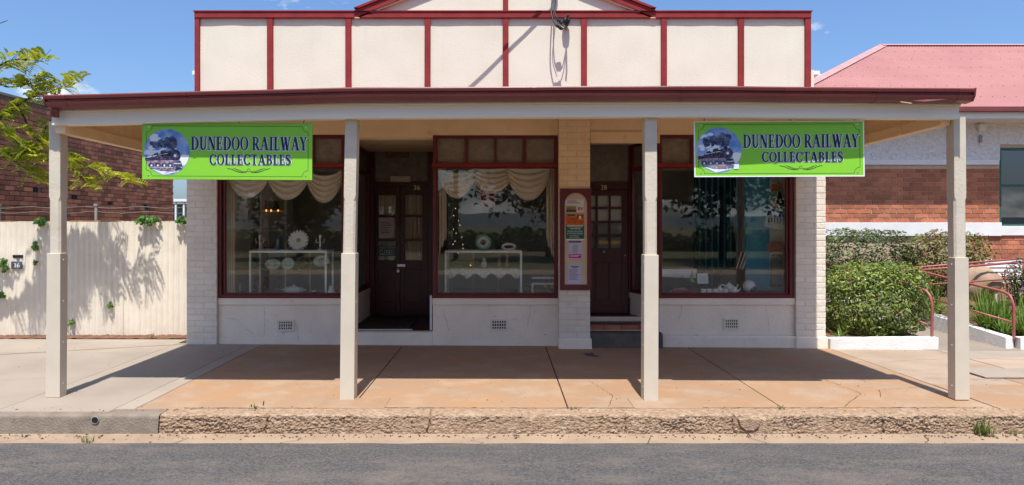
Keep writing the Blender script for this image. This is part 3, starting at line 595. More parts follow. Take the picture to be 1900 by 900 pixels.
for xx in (-3.8, -2.75, -1.9, .25, 1.52, 2.4, 3.2, 3.9):
    vsweep('gutter_joint', [(y - .003, z - .002) for y, z in gp[:10]] + [(6.112, 2.735), (6.235, 2.70)], 'gutter', xx, xx + .03, 1)
vsweep('gutter_end_cap', [(6.235, 2.62), (6.13, 2.628), (6.10, 2.67), (6.09, 2.735), (6.235, 2.735)], 'gutter', -3.965, -3.952, 1)
vsweep('gutter_end_cap', [(6.235, 2.62), (6.13, 2.628), (6.10, 2.67), (6.09, 2.735), (6.235, 2.735)], 'gutter', 4.032, 4.045, 1)
vpart(MB().lathe([(.036, -.09), (.036, .05)], (-3.92, 6.27, 2.58), 16).build('gutter_outlet', M['gutter'], ver, smooth=True))
mb = MB(); mb.add([(3.50, 6.128, 2.612), (3.60, 6.122, 2.602), (3.70, 6.12, 2.612), (3.80, 6.12, 2.622), (3.62, 6.135, 2.622)], [(0, 1, 4), (1, 2, 4), (2, 3, 4)]); mb.add([(3.40, 6.135, 2.600), (3.49, 6.125, 2.585), (3.50, 6.13, 2.592), (3.41, 6.14, 2.606)], [(0, 1, 2, 3)], 1)
vpart(mb.build('torn_gutter_flap', [M['gutter'], M['rust']], ver))
# roof sheet (corrugated), rafters, ceiling lining, gable ends
mb = MB(); n_ = 8 * 107
mb.grid(n_, 3, lambda u, v: (lerp(VX0, VX1, u), lerp(6.16, 9.29, v) + (1 - v) * yo(lerp(VX0, VX1, u)), lerp(2.735, 3.27, v) + .008 * math.sin(u * 107 * 2 * math.pi) + (1 - v) * zo(lerp(VX0, VX1, u))))
vpart(mb.build('roof_sheet', M['gutter'], ver, smooth=True))
MB_ = MB().hexa([(-3.93, 6.37, 2.67), (3.93, 6.37, 2.67), (3.93, 9.24, 3.155), (-3.93, 9.24, 3.155)], [(-3.93, 6.37, 2.685), (3.93, 6.37, 2.685), (3.93, 9.24, 3.17), (-3.93, 9.24, 3.17)]); vpart(MB_.build('ceiling_lining', M['soffit'], ver))
for xr in (-2.67, -1.33, 0, 1.33, 2.67):
    vpart(MB().hexa([(xr - .022, 6.37, 2.58), (xr + .022, 6.37, 2.58), (xr + .022, 9.23, 3.07), (xr - .022, 9.23, 3.07)], [(xr - .022, 6.37, 2.669), (xr + .022, 6.37, 2.669), (xr + .022, 9.23, 3.154), (xr - .022, 9.23, 3.154)]).build('rafter', M['soffit'], ver))
for s, z0, z1 in ((-1, 2.365, 2.34), (1, 2.435, 2.40)):
    xa, xb = s * 3.90, s * 3.985
    if xa > xb: xa, xb = xb, xa
    vpart(MB().hexa([(xa, 6.38, z0), (xb, 6.38, z0), (xb, 9.235, z1), (xa, 9.235, z1)], [(xa, 6.38, z0 + .1), (xb, 6.38, z0 + .1), (xb, 9.235, z1 + .1), (xa, 9.235, z1 + .1)]).build('tie_beam', M['soffit'], ver, bevel=.005))
    vpart(MB().box(s * 3.905 - .03, s * 3.905 + .01, 7.0, 7.06, z0 + .0, z0 + .09).build('cleat', M['soffit'], ver))
    nb = 20          # vertical boards of the end infill
    for i in range(nb):
        ya, yb = lerp(6.38, 9.22, i / nb) + .002, lerp(6.38, 9.22, (i + 1) / nb) - .002; lo = max(z0, z1) + .05
        za, zb_ = lerp(2.66, 3.15, i / nb), lerp(2.66, 3.15, (i + 1) / nb); x0, x1 = sorted((s * 3.955, s * 3.972))
        vpart(MB().hexa([(x0, ya, lo), (x1, ya, lo), (x1, yb, lo), (x0, yb, lo)], [(x0, ya, za), (x1, ya, za), (x1, yb, zb_), (x0, yb, zb_)]).build('infill_board', M['soffit'], ver))
# posts: chamfered shaft above, sheet-metal sleeve below
POSTS = [((90.7, 111.7, 230), (88.5, 113.5), (86, 112.5, 737.5), 470), ((640.5, 662.8, 219.5), (633.7, 660), (631, 657.5, 742), 470), ((1196.5, 1219, 216), (1195, 1221.5), (1194.2, 1221, 744), 473), ((1770, 1792.3, 221), (1770.3, 1795.6), (1771, 1798, 742), 478)]
for k, (t, m_, b, ys_) in enumerate(POSTS):
    Yp = H * F / (b[2] - CY); zt_ = PZ(t[2], Yp) + .02; zm = PZ(ys_, Yp)
    xt0, xt1, xm0, xm1, xb0, xb1 = PX(t[0], Yp), PX(t[1], Yp), PX(m_[0], Yp), PX(m_[1], Yp), PX(b[0], Yp), PX(b[1], Yp)
    mc = (xm0 + xm1) / 2; bc = (xb0 + xb1) / 2; hw = (xt1 - xt0) / 2; dp = .115
    def ring(c, z, h, cf): return [(c - h + cf, Yp, z), (c + h - cf, Yp, z), (c + h, Yp + cf, z), (c + h, Yp + dp - cf, z), (c + h - cf, Yp + dp, z), (c - h + cf, Yp + dp, z), (c - h, Yp + dp - cf, z), (c - h, Yp + cf, z)]
    tc_ = (xt0 + xt1) / 2; zc1 = PZ(365, Yp); c1 = lerp(mc, tc_, (zc1 - zm) / (zt_ - zm))
    rg = [ring(bc, .0, hw, .004), ring(mc, zm - .02, hw, .004), ring(mc, zm, hw, .016), ring(lerp(mc, c1, .9), lerp(zm, zc1, .93), hw, .016), ring(c1, zc1, hw, .003), ring(tc_, zt_, hw, .003)]
    vpart(MB().sweep(rg).build('post', M['post'], ver))
    mb = MB(); f = .013; sd = .085 if k in (0, 3) else .125
    mb.hexa([(xb0, Yp - f, .002), (xb1, Yp - f, .002), (xb1, Yp + sd, .002), (xb0, Yp + sd, .002)], [(xm0, Yp - f, zm), (xm1, Yp - f, zm), (xm1, Yp + sd, zm), (xm0, Yp + sd, zm)])
    o = vpart(mb.build('post_sleeve', M['sleeve'], ver, bevel=.003))
    mb = MB()
    for q in range(4):
        zz = lerp(.12, zm - .06, q / 3); xx0, xx1 = lerp(xb0, xm0, zz / zm), lerp(xb1, xm1, zz / zm)
        for xx in ((xx0, xx1)): ellipsoid(mb, (xx, Yp + .035, zz), (.003, .006, .006), 8, 5)
    vpart(mb.build('sleeve_rivets', M['alu'], ver, smooth=True))['kind'] = 'stuff'

def crack(pts, w0, parent, m='joint', name='crack', y=None, seed=1):
    rg = random.Random(seed); out = []
    for (ax, ay), (bx, by) in zip(pts, pts[1:]):
        n = max(3, int(math.hypot(bx - ax, by - ay) / .03)); out += [(lerp(ax, bx, k / n) + rg.gauss(0, .004), lerp(ay, by, k / n) + rg.gauss(0, .004)) for k in range(n)]
    mb = MB(); P = [Vector(p) for p in out]; r = []
    for i, p in enumerate(P):
        d = (P[min(i + 1, len(P) - 1)] - P[max(i - 1, 0)]).normalized(); q = Vector((-d.y, d.x)) * w0 * rg.uniform(.3, 1.1) * .5
        a, b = p - q, p + q
        r.append([(a.x, a.y, gz(a.x, a.y) + .0035), (b.x, b.y, gz(b.x, b.y) + .0035)] if y is None else [(a.x, y, a.y), (b.x, y, b.y)])
    mb.sweep(r, close=False); mb.build(name, M[m], parent)
crack([(-2.7, 6.055), (-1.6, 6.05), (-.9, 6.06), (.2, 6.05), (1.4, 6.06), (2.6, 6.06), (4.1, 6.07)], .014, pav, seed=2)
crack([(-2.75, 5.97), (-2.73, 6.05)], .012, pav, seed=3); crack([(.9, 6.1), (1.0, 6.5), (.85, 7.2)], .004, pav, seed=4); crack([(2.9, 6.1), (3.3, 6.6), (3.2, 7.5)], .005, pav, seed=5)
crack([(4.3, 7.3), (4.9, 7.2), (5.8, 7.35)], .007, pav, seed=6); crack([(4.3, 8.2), (5.4, 8.5), (6.9, 8.3)], .006, pav, seed=7); crack([(-5.9, 7.2), (-5.2, 7.0), (-4.4, 7.3)], .004, pav, seed=8); crack([(3.4, 6.45), (3.55, 6.75), (4.1, 6.9)], .005, pav, seed=9)
for k, (pa, pb) in enumerate((((420, 590), (450, 596)), ((490, 570), (488, 628)), ((820, 575), (835, 620)), ((985, 560), (978, 610)), ((1265, 565), (1258, 600)), ((1420, 560), (1428, 620)), ((548, 600), (553, 636)), ((455, 610), (470, 622)))):
    crack([(X(pa[0]), Z(pa[1])), ((X(pa[0]) + X(pb[0])) / 2 + .01, (Z(pa[1]) + Z(pb[1])) / 2), (X(pb[0]), Z(pb[1]))], .004, (p1, p2, p3)[0 if pa[0] < 700 else 1 if pa[0] < 1100 else 2], 'grey', y=WY + .0115, seed=20 + k)
sg_ = bpy.data.objects['street_gutter']
for k, xx in enumerate((-3.9, -2.6, -1.7, -.2, 1.1, 2.05, 3.3, 4.2)):
    mb = MB(); rg = random.Random(k); xs_ = [xx + rg.gauss(0, .02) + .08 * j * rg.choice((-1, 1)) * .3 for j in range(6)]
    mb.sweep([[(x_ - .003, 5.52 + .065 * j, -.146), (x_ + .003, 5.52 + .065 * j, -.146)] for j, x_ in enumerate(xs_)], close=False); mb.build('crack', M['joint'], sg_)
# loose grit and leaf litter lying along the gutter and pavement
mb = MB(); rg = random.Random(9)
for k in range(900):
    if k < 520: x, y = rg.uniform(-5.2, 5.2), 5.80 - abs(rg.gauss(0, .06)); z = -.149
    elif k < 700: x, y = rg.uniform(-5.5, 5.5), rg.uniform(5.92, 6.1); z = .002
    else: x, y = rg.uniform(-6, 6.5), rg.uniform(6.1, 9.0); z = gz(x, y) + .002
    s = rg.uniform(.003, .009) * (1.3 if k < 520 else .9); a_ = rg.random() * 6.28
    mb.add([(x + s * 1.6 * math.cos(a_), y + s * 1.6 * math.sin(a_), z), (x - s * math.sin(a_), y + s * math.cos(a_), z), (x - s * math.cos(a_), y - s * math.sin(a_), z), (x, y, z + s * .8)], [(0, 1, 3), (1, 2, 3), (2, 0, 3)], rg.choice((0, 0, 1, 2)))
o = mb.build('grit', [M['joint'], M['gutterc'], M['bark']]); props(o, 'loose grit and leaf litter along gutter and footpath', 'grit', kind='stuff')
# ------------------------------------------------------------------ side fence
FY = 9.82
fence = thing('corrugated_fence', (-6.3, FY, 0), 'cream painted corrugated iron fence beside the shop, ivy poking over its top', 'fence')
fx = -8.9
while fx < -4.1:
    x1 = fx + .765; j = rnd.uniform(-.008, .008); tilt = rnd.uniform(-.006, .006); sd_ = rnd.random() * 50
    MB().grid(90, 20, lambda u, v: (lerp(fx, x1, u), FY + j + tilt * v + .009 * math.sin(lerp(fx, x1, u) / .0765 * 2 * math.pi) + .008 * max(0, mnoise.noise((u * 4 + sd_, v * 6, 3)) - .2) * 2 + .003 * mnoise.noise((u * 12 + sd_, v * 16, 7)),
                            lerp(.012 + .01 * mnoise.noise((fx, 1, 1)), PZ(411, FY) + j, v))).build('fence_sheet', M['fence'], fence, smooth=True)
    MB().box(fx + .02, x1 - .02, FY + .015, FY + .06, PZ(413, FY), PZ(409.5, FY) + rnd.uniform(-.004, .004)).build('capping', M['rust'], fence)
    fx = x1 - .03
for px in (-2, 178):
    xx = PX(px, 9.95); mb = MB().tube([(xx, 9.95, 1.2), (xx + .004, 9.95, 1.83)], .021, 8); mb.lathe([(.03, 0), (.03, .03)], (xx, 9.95, 1.81), 10)
    mb.build('fence_post', M['grey'], fence)
for k, zz in enumerate((1.72, 1.79)):
    MB().tube([(lerp(-8.9, -4.2, i / 30), 9.95, zz + .012 * math.sin(i * 1.3 + k)) for i in range(31)], .0025, 5).build('strand_wire', M['grey'], fence)
MB().box(PX(25, FY), PX(43, FY), FY - .016, FY, PZ(478.5, FY), PZ(473, FY)).build('letter_slot', M['black'], fence)
pl = thing('number_plate', (PX(33, FY), FY - .02, PZ(492, FY)), 'small slate grey plate reading 36 on the fence', 'house number')
MB().box(-.075, .075, -.004, .004, -.052, .052).build('plate', M['slate'], pl, local=True, bevel=.002)
inst(text_mesh('36', .085, .06, M['pwhite'], 'number'), 'number', pl, loc=(0, -.006, 0), local=True)

# ivy: lobed leaves
def ivy(px, py, w_, h_, n, label, Y=FY - .03, sz=.036):
    c = Vector((PX(px, Y), Y, PZ(py, Y))); root = thing('ivy_clump', c, label, 'ivy', 'ivy growing through the fence')
    a = w_ * Y / F / 2; b = h_ * Y / F / 2; mb = MB()
    star = [(0, 1), (.22, .55), (.75, .7), (.55, .2), (.9, -.15), (.3, -.35), (0, -.75), (-.3, -.35), (-.9, -.15), (-.55, .2), (-.75, .7), (-.22, .55)]
    for i in range(n):
        th = rnd.random() * 6.28; r_ = math.sqrt(rnd.random())
        p = Vector((math.cos(th) * r_ * a, rnd.uniform(-.09, .01) * (1 if a > .05 else .5), math.sin(th) * r_ * b))
        nm = Vector((rnd.uniform(-.6, .6), -1, rnd.uniform(-.1, .9))).normalized(); u = nm.cross(Vector((rnd.uniform(-.5, .5), 0, 1))).normalized(); v = nm.cross(u) * -1
        s = sz * rnd.uniform(.65, 1.25)
        v = -v if v.z > 0 else v
        mb.add([p + nm * .006] + [p + u * (x * s) + v * (y * s) for x, y in star], [(0, k + 1, (k + 1) % 12 + 1) for k in range(12)])
    mb.build('foliage', M['ivy'], root, local=True)
    sb = MB()
    for i in range(4): sb.tube([(0, .02, 0), (rnd.uniform(-a, a) * .6, -.02, rnd.uniform(-b, b) * .6)], .003, 5)
    sb.build('stem', M['bark'], root, local=True)
ivy(277, 409, 42, 16, 70, 'widest ivy clump spilling over the fence top, nearest the shop but one')
ivy(337, 408, 22, 12, 32, 'ivy clump on the fence top touching the shop corner')
ivy(80, 411, 24, 13, 34, 'ivy clump on the fence top just beside the end verandah post')
ivy(67, 456, 9, 16, 12, 'upper of two small ivy sprigs left of the end post')
ivy(67, 487, 6, 9, 6, 'lower, tiny ivy sprig left of the end post', sz=.026)
ivy(9, 491, 20, 24, 30, 'ivy tuft beside the number plate on the fence')
ivy(5, 548, 11, 13, 14, 'ivy tuft low below the number plate')
ivy(207, 566, 9, 11, 9, 'lone ivy sprig low in the middle of the bare fence', sz=.027)
ivy(133, 599, 15, 10, 14, 'ivy sprig near the ground right behind the end post', sz=.03)

# ------------------------------------------------------------------ brick building across the side yard (its flank seen end on)
BX = -8.0; BY0, BY1 = 10.6, 17.4; BT_ = 3.62
lb = thing('brick_building', (BX - 3, 14, 0), 'plain dark red brick building rising behind the side fence', 'building')
MB().box(BX - 7, BX - .012, BY0, BY1 - .008, -.2, BT_).build('wall', M['omortar'], lb)
MB().box(BX - 7.05, BX + .03, BY0 - .03, BY1 + .03, BT_, BT_ + .05).build('capping', M['grey'], lb, bevel=.01)
obm = brick_meshes('old_brick', .23, .076, .03, M['obrick'], .004)
hh = .0805; cand = []; r = 0; z = 1.50
while z < BT_ - .03:
    y = BY0 - (.115 if r % 2 else 0)
    while y < BY1 - .03:
        a, b = max(y, BY0), min(y + .22, BY1)
        if b - a > .04: cand.append((a, b, z))
        y += .23
    z += hh; r += 1
VENTS = [(64, 352), (140, 365), (203, 375), (272, 384)]
vy = [BX * F / (px - CX) for px, py in VENTS]; vz = [PZ(py, y_) for (px, py), y_ in zip(VENTS, vy)]
cand = [c for c in cand if not any(abs((c[0] + c[1]) / 2 - y_) < .12 and abs(c[2] - z_) < .05 for y_, z_ in zip(vy, vz))]
vis = [c for c in cand if PX(0, 1) is not None and (CX + BX * F / c[0]) > -40]
vis.sort(key=lambda c: c[0]); own = set(vis[:300])
rest = MB()
for c in cand:
    yc, zc, ln = (c[0] + c[1]) / 2, c[2], c[1] - c[0]; jx = rnd.uniform(-.002, .003)
    if c in own: inst(rnd.choice(obm), 'brick', lb, loc=(BX + .004 + jx, yc, zc), rot=(0, 0, R(90)), scale=(ln / .23, 1, .92))
    else: rest.box(BX - .02, BX + .004 + jx, c[0], c[1], zc - .035, zc + .035)
rest.build('brickwork', M['obrick2'] if 'obrick2' in M else mat('old_brick_far', (.58, .21, .115), (.44, .165, .10), 3, .9, .5, 60, island=.42), lb)['kind'] = 'stuff'
for y_, z_ in zip(vy, vz): MB().box(BX - .03, BX - .006, y_ - .1, y_ + .1, z_ - .055, z_ + .055).build('wall_vent', M['dark'], lb)
# carport glimpsed in the gap past it
cp = thing('carport', (-11.5, 26, 0), 'small pale metal shed glimpsed in the gap beside the shop wall', 'shed')
Yc = 24; xa, xb = PX(318, Yc), PX(352, Yc)
MB().box(xa - .3, xb + .5, Yc, Yc + 2, PZ(374, Yc), PZ(369, Yc)).build('roof', M['white'], cp)
for q in (323, 338, 350): MB().box(PX(q, Yc), PX(q + 3, Yc), Yc + .05, Yc + .12, 0, PZ(374, Yc)).build('post', M['white'], cp)
MB().box(xa - .2, xb + .4, Yc + .4, Yc + .45, -.3, PZ(378, Yc)).build('wall', mat('shed_wall', (.12, .16, .2), (.09, .12, .15), 2, .6), cp)

# ------------------------------------------------------------------ tree over the fence: trunk out of view, limbs reaching in
tree = thing('locust_tree', (-7.75, 9.0, 0), 'feathery yellow-green honey locust branches reaching in above the fence', 'tree')
tb = MB(); trunk = [(-7.75, 9.0, -.05), (-7.72, 9.0, .8), (-7.78, 8.98, 1.6), (-7.7, 9.0, 2.3)]
tb.tube(trunk, [.13, .11, .1, .085], 10); tb.build('trunk', M['bark'], tree, smooth=True)
def P3(px, py, Y): return Vector((PX(px, Y), Y, PZ(py, Y)))
limbs = [
    [(-7.7, 9, 2.2), P3(-40, 250, 8.9), P3(0, 218, 8.9), P3(50, 185, 8.95), P3(100, 168, 9.0), P3(145, 152, 9.05)],
    [(-7.7, 9, 2.3), P3(-60, 200, 8.8), P3(-20, 140, 8.8), P3(20, 112, 8.8), P3(80, 114, 8.8)],
    [P3(0, 218, 8.9), P3(35, 205, 9.0), P3(60, 250, 9.1), P3(90, 272, 9.15), P3(135, 296, 9.25), P3(190, 322, 9.3), P3(252, 338, 9.35)],
    [(-7.7, 9, 1.9), P3(-50, 340, 9.1), P3(0, 292, 9.1), P3(45, 312, 9.15), P3(86, 340, 9.2)],
    [P3(0, 292, 9.1), P3(40, 285, 9.1), P3(75, 270, 9.1), P3(86, 225, 9.1)],
    [P3(110, 285, 9.2), P3(140, 320, 9.25), P3(175, 352, 9.3)],
    [(-7.7, 9, 2.3), P3(-90, 120, 8.7), P3(-60, 60, 8.7), P3(-20, 50, 8.7), P3(14, 38, 8.7)],
    [(-7.75, 9, 2.0), (-8.3, 8.8, 3.0), (-8.9, 8.7, 4.0), (-9.3, 8.6, 4.6)],
    [P3(-20, 140, 8.8), P3(10, 160, 8.85), P3(45, 158, 8.9), P3(90, 145, 8.95)],
    [P3(-40, 250, 8.9), P3(0, 240, 8.95), P3(30, 262, 9.0), P3(60, 300, 9.05)],
]
def smooth_path(pts, n=8):
    pts = [Vector(p) for p in pts]; o = []
    for i in range(len(pts) - 1):
        p0, p1, p2, p3 = pts[max(i - 1, 0)], pts[i], pts[i + 1], pts[min(i + 2, len(pts) - 1)]
        for k in range(n):
            t = k / n; o.append(.5 * ((2 * p1) + (p2 - p0) * t + (2 * p0 - 5 * p1 + 4 * p2 - p3) * t * t + (3 * p1 - p0 - 3 * p2 + p3) * t ** 3))
    return o + [pts[-1]]
fol_v, fol_f = [], []
def frond(p, d, ln):
    d = d.normalized(); side = d.cross(Vector((0, 0, 1)))
    side = side.normalized() if side.length > .05 else Vector((1, 0, 0)); nup = side.cross(d); k = 9
    tw = rnd.uniform(-.9, .9); side = (side * math.cos(tw) + nup * math.sin(tw)).normalized()
    for i in range(k):
        t = (i + 1) / k; q = p + d * (ln * t) + Vector((0, 0, -.45 * ln * t * t)); l = ln * .27 * (1 - .4 * abs(t - .45)); wd = l * .24
        for s in (-1, 1):
            o = (side * s + d * .45 + Vector((0, 0, -.15))).normalized(); b = len(fol_v)
            fol_v.extend([q, q + o * l * .5 + d * wd, q + o * l, q + o * l * .5 - d * wd]); fol_f.append((b, b + 1, b + 2, b + 3))
for li, lm in enumerate(limbs):
    path = smooth_path(lm); n = len(path); base = .03 if li in (0, 1, 7) else .016
    mb = MB().tube(path, [lerp(base, .0035, i / (n - 1)) for i in range(n)], 7)
    dens = 4
    for i in range(n):
        if path[i].x < -7.9 and li != 7: continue
        inview = CX + path[i].x * F / path[i].y
        for _ in range((dens if li != 2 else 3) if i > n * .3 else 2):
            if rnd.random() < (.5 if i < n * .6 else .88):
                if li == 6: 
                    if i < n * .7 or rnd.random() < .97: continue
                dr_ = Vector((rnd.uniform(-.3, 1), rnd.uniform(-.8, .5), rnd.uniform(-.15, .75)))
                p0 = path[i] + Vector((rnd.uniform(-.05, .05), rnd.uniform(-.08, .08), rnd.uniform(-.03, .05)))
                frond(p0, dr_, rnd.uniform(.12, .24))
    for _ in range(4):
        i = rnd.randrange(n // 2, n); mb.tube([path[i], path[i] + Vector((rnd.uniform(-.05, .2), rnd.uniform(-.1, .1), rnd.uniform(-.02, .16)))], [.004, .002], 5)
    mb.build('branch', M['bark'], tree, smooth=True)
me = bpy.data.meshes.new('crown'); me.from_pydata([tuple(v) for v in fol_v], [], fol_f); me.materials.append(M['locust']); inst(me, 'crown', tree)

# ------------------------------------------------------------------ brick building on the other side
NY = 13.8; nX = lambda p: PX(p, NY); nZ = lambda p: PZ(p, NY)
nb = thing('office_building', (8, NY, 0), 'red brick and white roughcast building under a faded pink-red iron roof', 'building')
WX0 = nX(1855)
for b_ in ((4.6, WX0, -.2, 3.72), (WX0, WX0 + 1.3, -.2, nZ(420)), (WX0, WX0 + 1.3, nZ(274), 3.72), (WX0 + 1.3, 30, -.2, 3.72)): MB().box(b_[0], b_[1], NY + .012, NY + .3, b_[2], b_[3]).build('wall', M['rmortar'], nb)
MB().box(4.6, 4.9, NY + .3, 24, -.2, 3.7).build('side_wall', M['roughcast'], nb)
WX0 = nX(1855)
MB().grid(90, 24, lambda u, v: (lerp(4.6, WX0 - .001, u), NY - .01 + .012 * mnoise.noise((u * 90, v * 22, 1)), lerp(nZ(298), nZ(222), v))).build('roughcast_panel', M['roughcast'], nb)
MB().box(WX0, 30, NY - .005, NY + .1, nZ(268), nZ(222)).build('window_head', M['roughcast'], nb); MB().box(WX0 + 1.32, 30, NY - .004, NY + .1, nZ(300), nZ(268)).build('roughcast_panel', M['roughcast'], nb)
MB().box(4.6, nX(1853), NY - .03, NY + .1, nZ(306), nZ(297)).build('string_course', M['white'], nb, bevel=.01)
MB().box(4.6, WX0 + .01, NY - .045, NY + .1, nZ(438), nZ(413)).build('sill_band', M['white'], nb, bevel=.006)
MB().box(WX0 + .012, 30, NY - .03, NY + .1, nZ(437), nZ(419.5)).build('window_sill', M['white'], nb, bevel=.006)
rbm = brick_meshes('red_brick', .24, .0865, .04, M['rbrick'], .004)
lay(nb, rbm, nX(1526), WX0 - .005, nZ(413), nZ(306), NY, l=.24, h=.0866, jt=.011)
lay(nb, rbm, nX(1800), nX(1915), nZ(438) - .52, nZ(438), NY, l=.24, h=.0866, jt=.011)
rest = MB(); z = nZ(438) - .52 - .0433
while z > .2:
    xx = 4.7
    while xx < 10.4: rest.box(xx, xx + .229, NY, NY + .03, z - .038, z + .038); xx += .24
    z -= .0866
for z in [.25 + .0866 * k for k in range(12)] + [nZ(413) + .043 + .0866 * k for k in range(12)]:
    xx = WX0 + 1.33
    while xx < 17: rest.box(xx, xx + .229, NY, NY + .03, z - .038, z + .038); xx += .24
rest.build('brickwork', mat('red_brick_far', (.46, .17, .09), (.37, .125, .07), 4, .85, .4, 70, island=.24), nb)['kind'] = 'stuff'
win = rframe(MB(), WX0, WX0 + 1.3, nZ(420), nZ(274), .045, NY + .02, NY + .09).build('window', M['green'], nb)
MB().box(WX0 + .045, WX0 + 1.26, NY + .06, NY + .066, nZ(416), nZ(278)).build('window_pane', glassmat('office_glass', (.25, .3, .3), 2.3), win)
MB().box(WX0 + .045, WX0 + 1.26, NY + .03, NY + .075, nZ(346), nZ(342)).build('glazing_bar', M['green'], win)
MB().box(WX0 + .045, WX0 + 1.26, NY + .10, NY + .105, nZ(304), nZ(278)).build('blind', M['blind'], win)
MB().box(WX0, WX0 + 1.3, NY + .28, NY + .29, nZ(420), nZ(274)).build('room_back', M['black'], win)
M['roofscrew'] = mat('roof_screw', (.22, .09, .085))
# eaves and hipped corrugated roof
EYv, EZ = 13.2, 3.68; RYv, RZ = 18.0, 6.06; RXh = 9.48; HX = RXh - (RYv - EYv)
MB().box(HX - .05, 30, EYv - .10, EYv - .01, EZ - .06, EZ + .035).build('eaves_gutter', M['gutter'], nb, bevel=.012)
MB().box(HX, 30, EYv, EYv + .03, EZ - .17, EZ + .0).build('eaves_fascia', M['white'], nb); MB().box(HX, 30, EYv + .03, NY, EZ - .17, EZ - .155).build('eaves_soffit', M['white'], nb)
mb = MB(); pit = .0762; nst = int((14 - HX) / pit * 6)
rows = []
for i in range(nst + 1):
    x = HX + i * pit / 6; off = .009 * math.cos(i / 6 * 2 * math.pi); tmax = min(1, (x - HX) / (RXh - HX)); rows.append([(x, lerp(EYv, RYv, t * tmax) - off * .45, lerp(EZ, RZ, t * tmax) + off * .9) for t in (0, .5, 1)])
mb.sweep(rows, close=False); mb.build('roof', M['roof'], nb, smooth=True)
MB().add([(HX, EYv, EZ), (RXh, RYv, RZ - .02), (HX, RYv + 4.8, EZ)], [(0, 2, 1)]).build('roof_side', M['roof'], nb)
MB().add([(RXh, RYv, RZ - .02), (14, RYv, RZ - .02), (14, RYv + 4.8, EZ), (HX, RYv + 4.8, EZ)], [(0, 1, 2, 3)]).build('roof_back', M['roof'], nb)
hd = Vector((RXh - HX, RYv - EYv, RZ - EZ)); hn = Vector((1, -1, 0)).normalized()
def hippt(t, o, up): p = Vector((HX, EYv, EZ)) + hd * t + hn * o; p.z += up - abs(o) * .35; return tuple(p)
MB().sweep([[hippt(t, o, .028) for o in (-.17, -.03, 0, .03, .17)] for t in (0, .5, 1.0)], close=False).build('hip_capping', M['flash'], nb)
MB().sweep([[(x, RYv + o, RZ + .03 - abs(o) * .42) for o in (-.16, -.03, 0, .03, .16)] for x in (RXh, 14)], close=False).build('ridge_capping', M['flash'], nb)
mb = MB()
for q in range(1, 7):
    t = q / 7
    for k in range(40):
        x = HX + k * pit * 3
        if (x - HX) / (RXh - HX) < t + .03 or x > 13: continue
        ellipsoid(mb, (x, lerp(EYv, RYv, t) - .008, lerp(EZ, RZ, t) + .012), (.009, .009, .008), 6, 4)
mb.build('roof_screws', M['roofscrew'], nb)['kind'] = 'stuff'
MB().box(nX(1812), nX(1824), NY - .10, NY - .012, nZ(244), nZ(231)).build('wall_lamp', M['white'], nb, bevel=.01); MB().box(nX(1815), nX(1820), NY - .05, NY - .012, nZ(265), nZ(251)).build('wall_sensor', M['grey'], nb, bevel=.006)
ac = thing('rooftop_cooler', (PX(1523, 19), 19.4, 4.9), 'white rooftop cooler unit peeking over the pink roof hip', 'cooler')
MB().box(PX(1513, 19), PX(1537, 19), 19, 19.8, 4.3, PZ(137, 19)).build('cabinet', M['white'], ac, bevel=.03)
for k in range(4): MB().box(PX(1521, 19) + k * .05, PX(1521, 19) + k * .05 + .025, 18.985, 18.998, PZ(153, 19), PZ(145, 19)).build('louvre', M['grey'], ac)
mb = MB().box(PX(1514, 19), PX(1536, 19), 19.02, 19.78, 3.4, 4.3).build('stand', M['grey'], ac)

# ------------------------------------------------------------------ garden beds, ramp, rails, planting
gy = 9.12; ktop = .115
def kerbrun(name, pts, wd, label, z0=-.12):
    root = thing(name, (pts[0][0], pts[0][1], 0), label, 'garden kerb'); P = [Vector((p[0], p[1], 0)) for p in pts]
    for i in range(len(pts) - 1):
        d = (P[i + 1] - P[i]).normalized(); nrm = Vector((-d.y, d.x, 0)) * wd / 2; n = max(6, int((P[i + 1] - P[i]).length / .05)); rings = []
        for k in range(n + 1):
            c = P[i].lerp(P[i + 1], k / n); zt = lerp(pts[i][2], pts[i + 1][2], k / n) + .006 * mnoise.noise((c.x * 7, c.y * 7, 1)); j = .005 * mnoise.noise((c.x * 9, c.y * 9, 5))
            rings.append([(c.x - nrm.x * (1 + j * 8), c.y - nrm.y * (1 + j * 8), z0), (c.x + nrm.x, c.y + nrm.y, z0), (c.x + nrm.x, c.y + nrm.y, zt), (c.x - nrm.x * (1 + j * 8), c.y - nrm.y * (1 + j * 8), zt)])
        MB().sweep(rings).build('kerb_length', M['wkerb'], root, bevel=.008)
kerbrun('garden_kerb', [(X(1533), gy + .06, ktop - .01), (PX(1742, gy), gy + .06, ktop)], .12, 'low white painted kerb in front of the rounded hedge')
kerbrun('garden_kerb', [(PX(1882, gy) - .02, gy + .05, ktop), (6.2, 10.5, .28), (5.3, 12.2, .42)], .12, 'white kerb running back along the ramp beside the strappy plants')
kerbrun('garden_kerb', [(PX(1884, gy) + .06, gy + .05, ktop), (9.5, gy + .05, ktop)], .12, 'white kerb at the picture edge in front of the strappy plants')
struct(MB().grid(10, 10, lambda u, v: (lerp(5.35, 6.6, u) - .9 * v * (1 - u) * .3, lerp(9.08, 13.6, v), gz(6, 9.1) + .004 + .30 * v)).build('ramp', M['ramp']))
struct(MB().grid(40, 30, lambda u, v: (lerp(4.0, 5.5, u), lerp(9.2, 13.7, v), .05 + .3 * v + .02 * mnoise.noise((u * 9, v * 20, 1)))).build('garden_bed', M['soil']))
struct(MB().grid(40, 30, lambda u, v: (lerp(6.55 - 1.2 * v, 12, u), lerp(9.2, 13.7, v), .06 + .36 * v + .02 * mnoise.noise((u * 30, v * 20, 3)))).build('planted_bed', M['soil']))
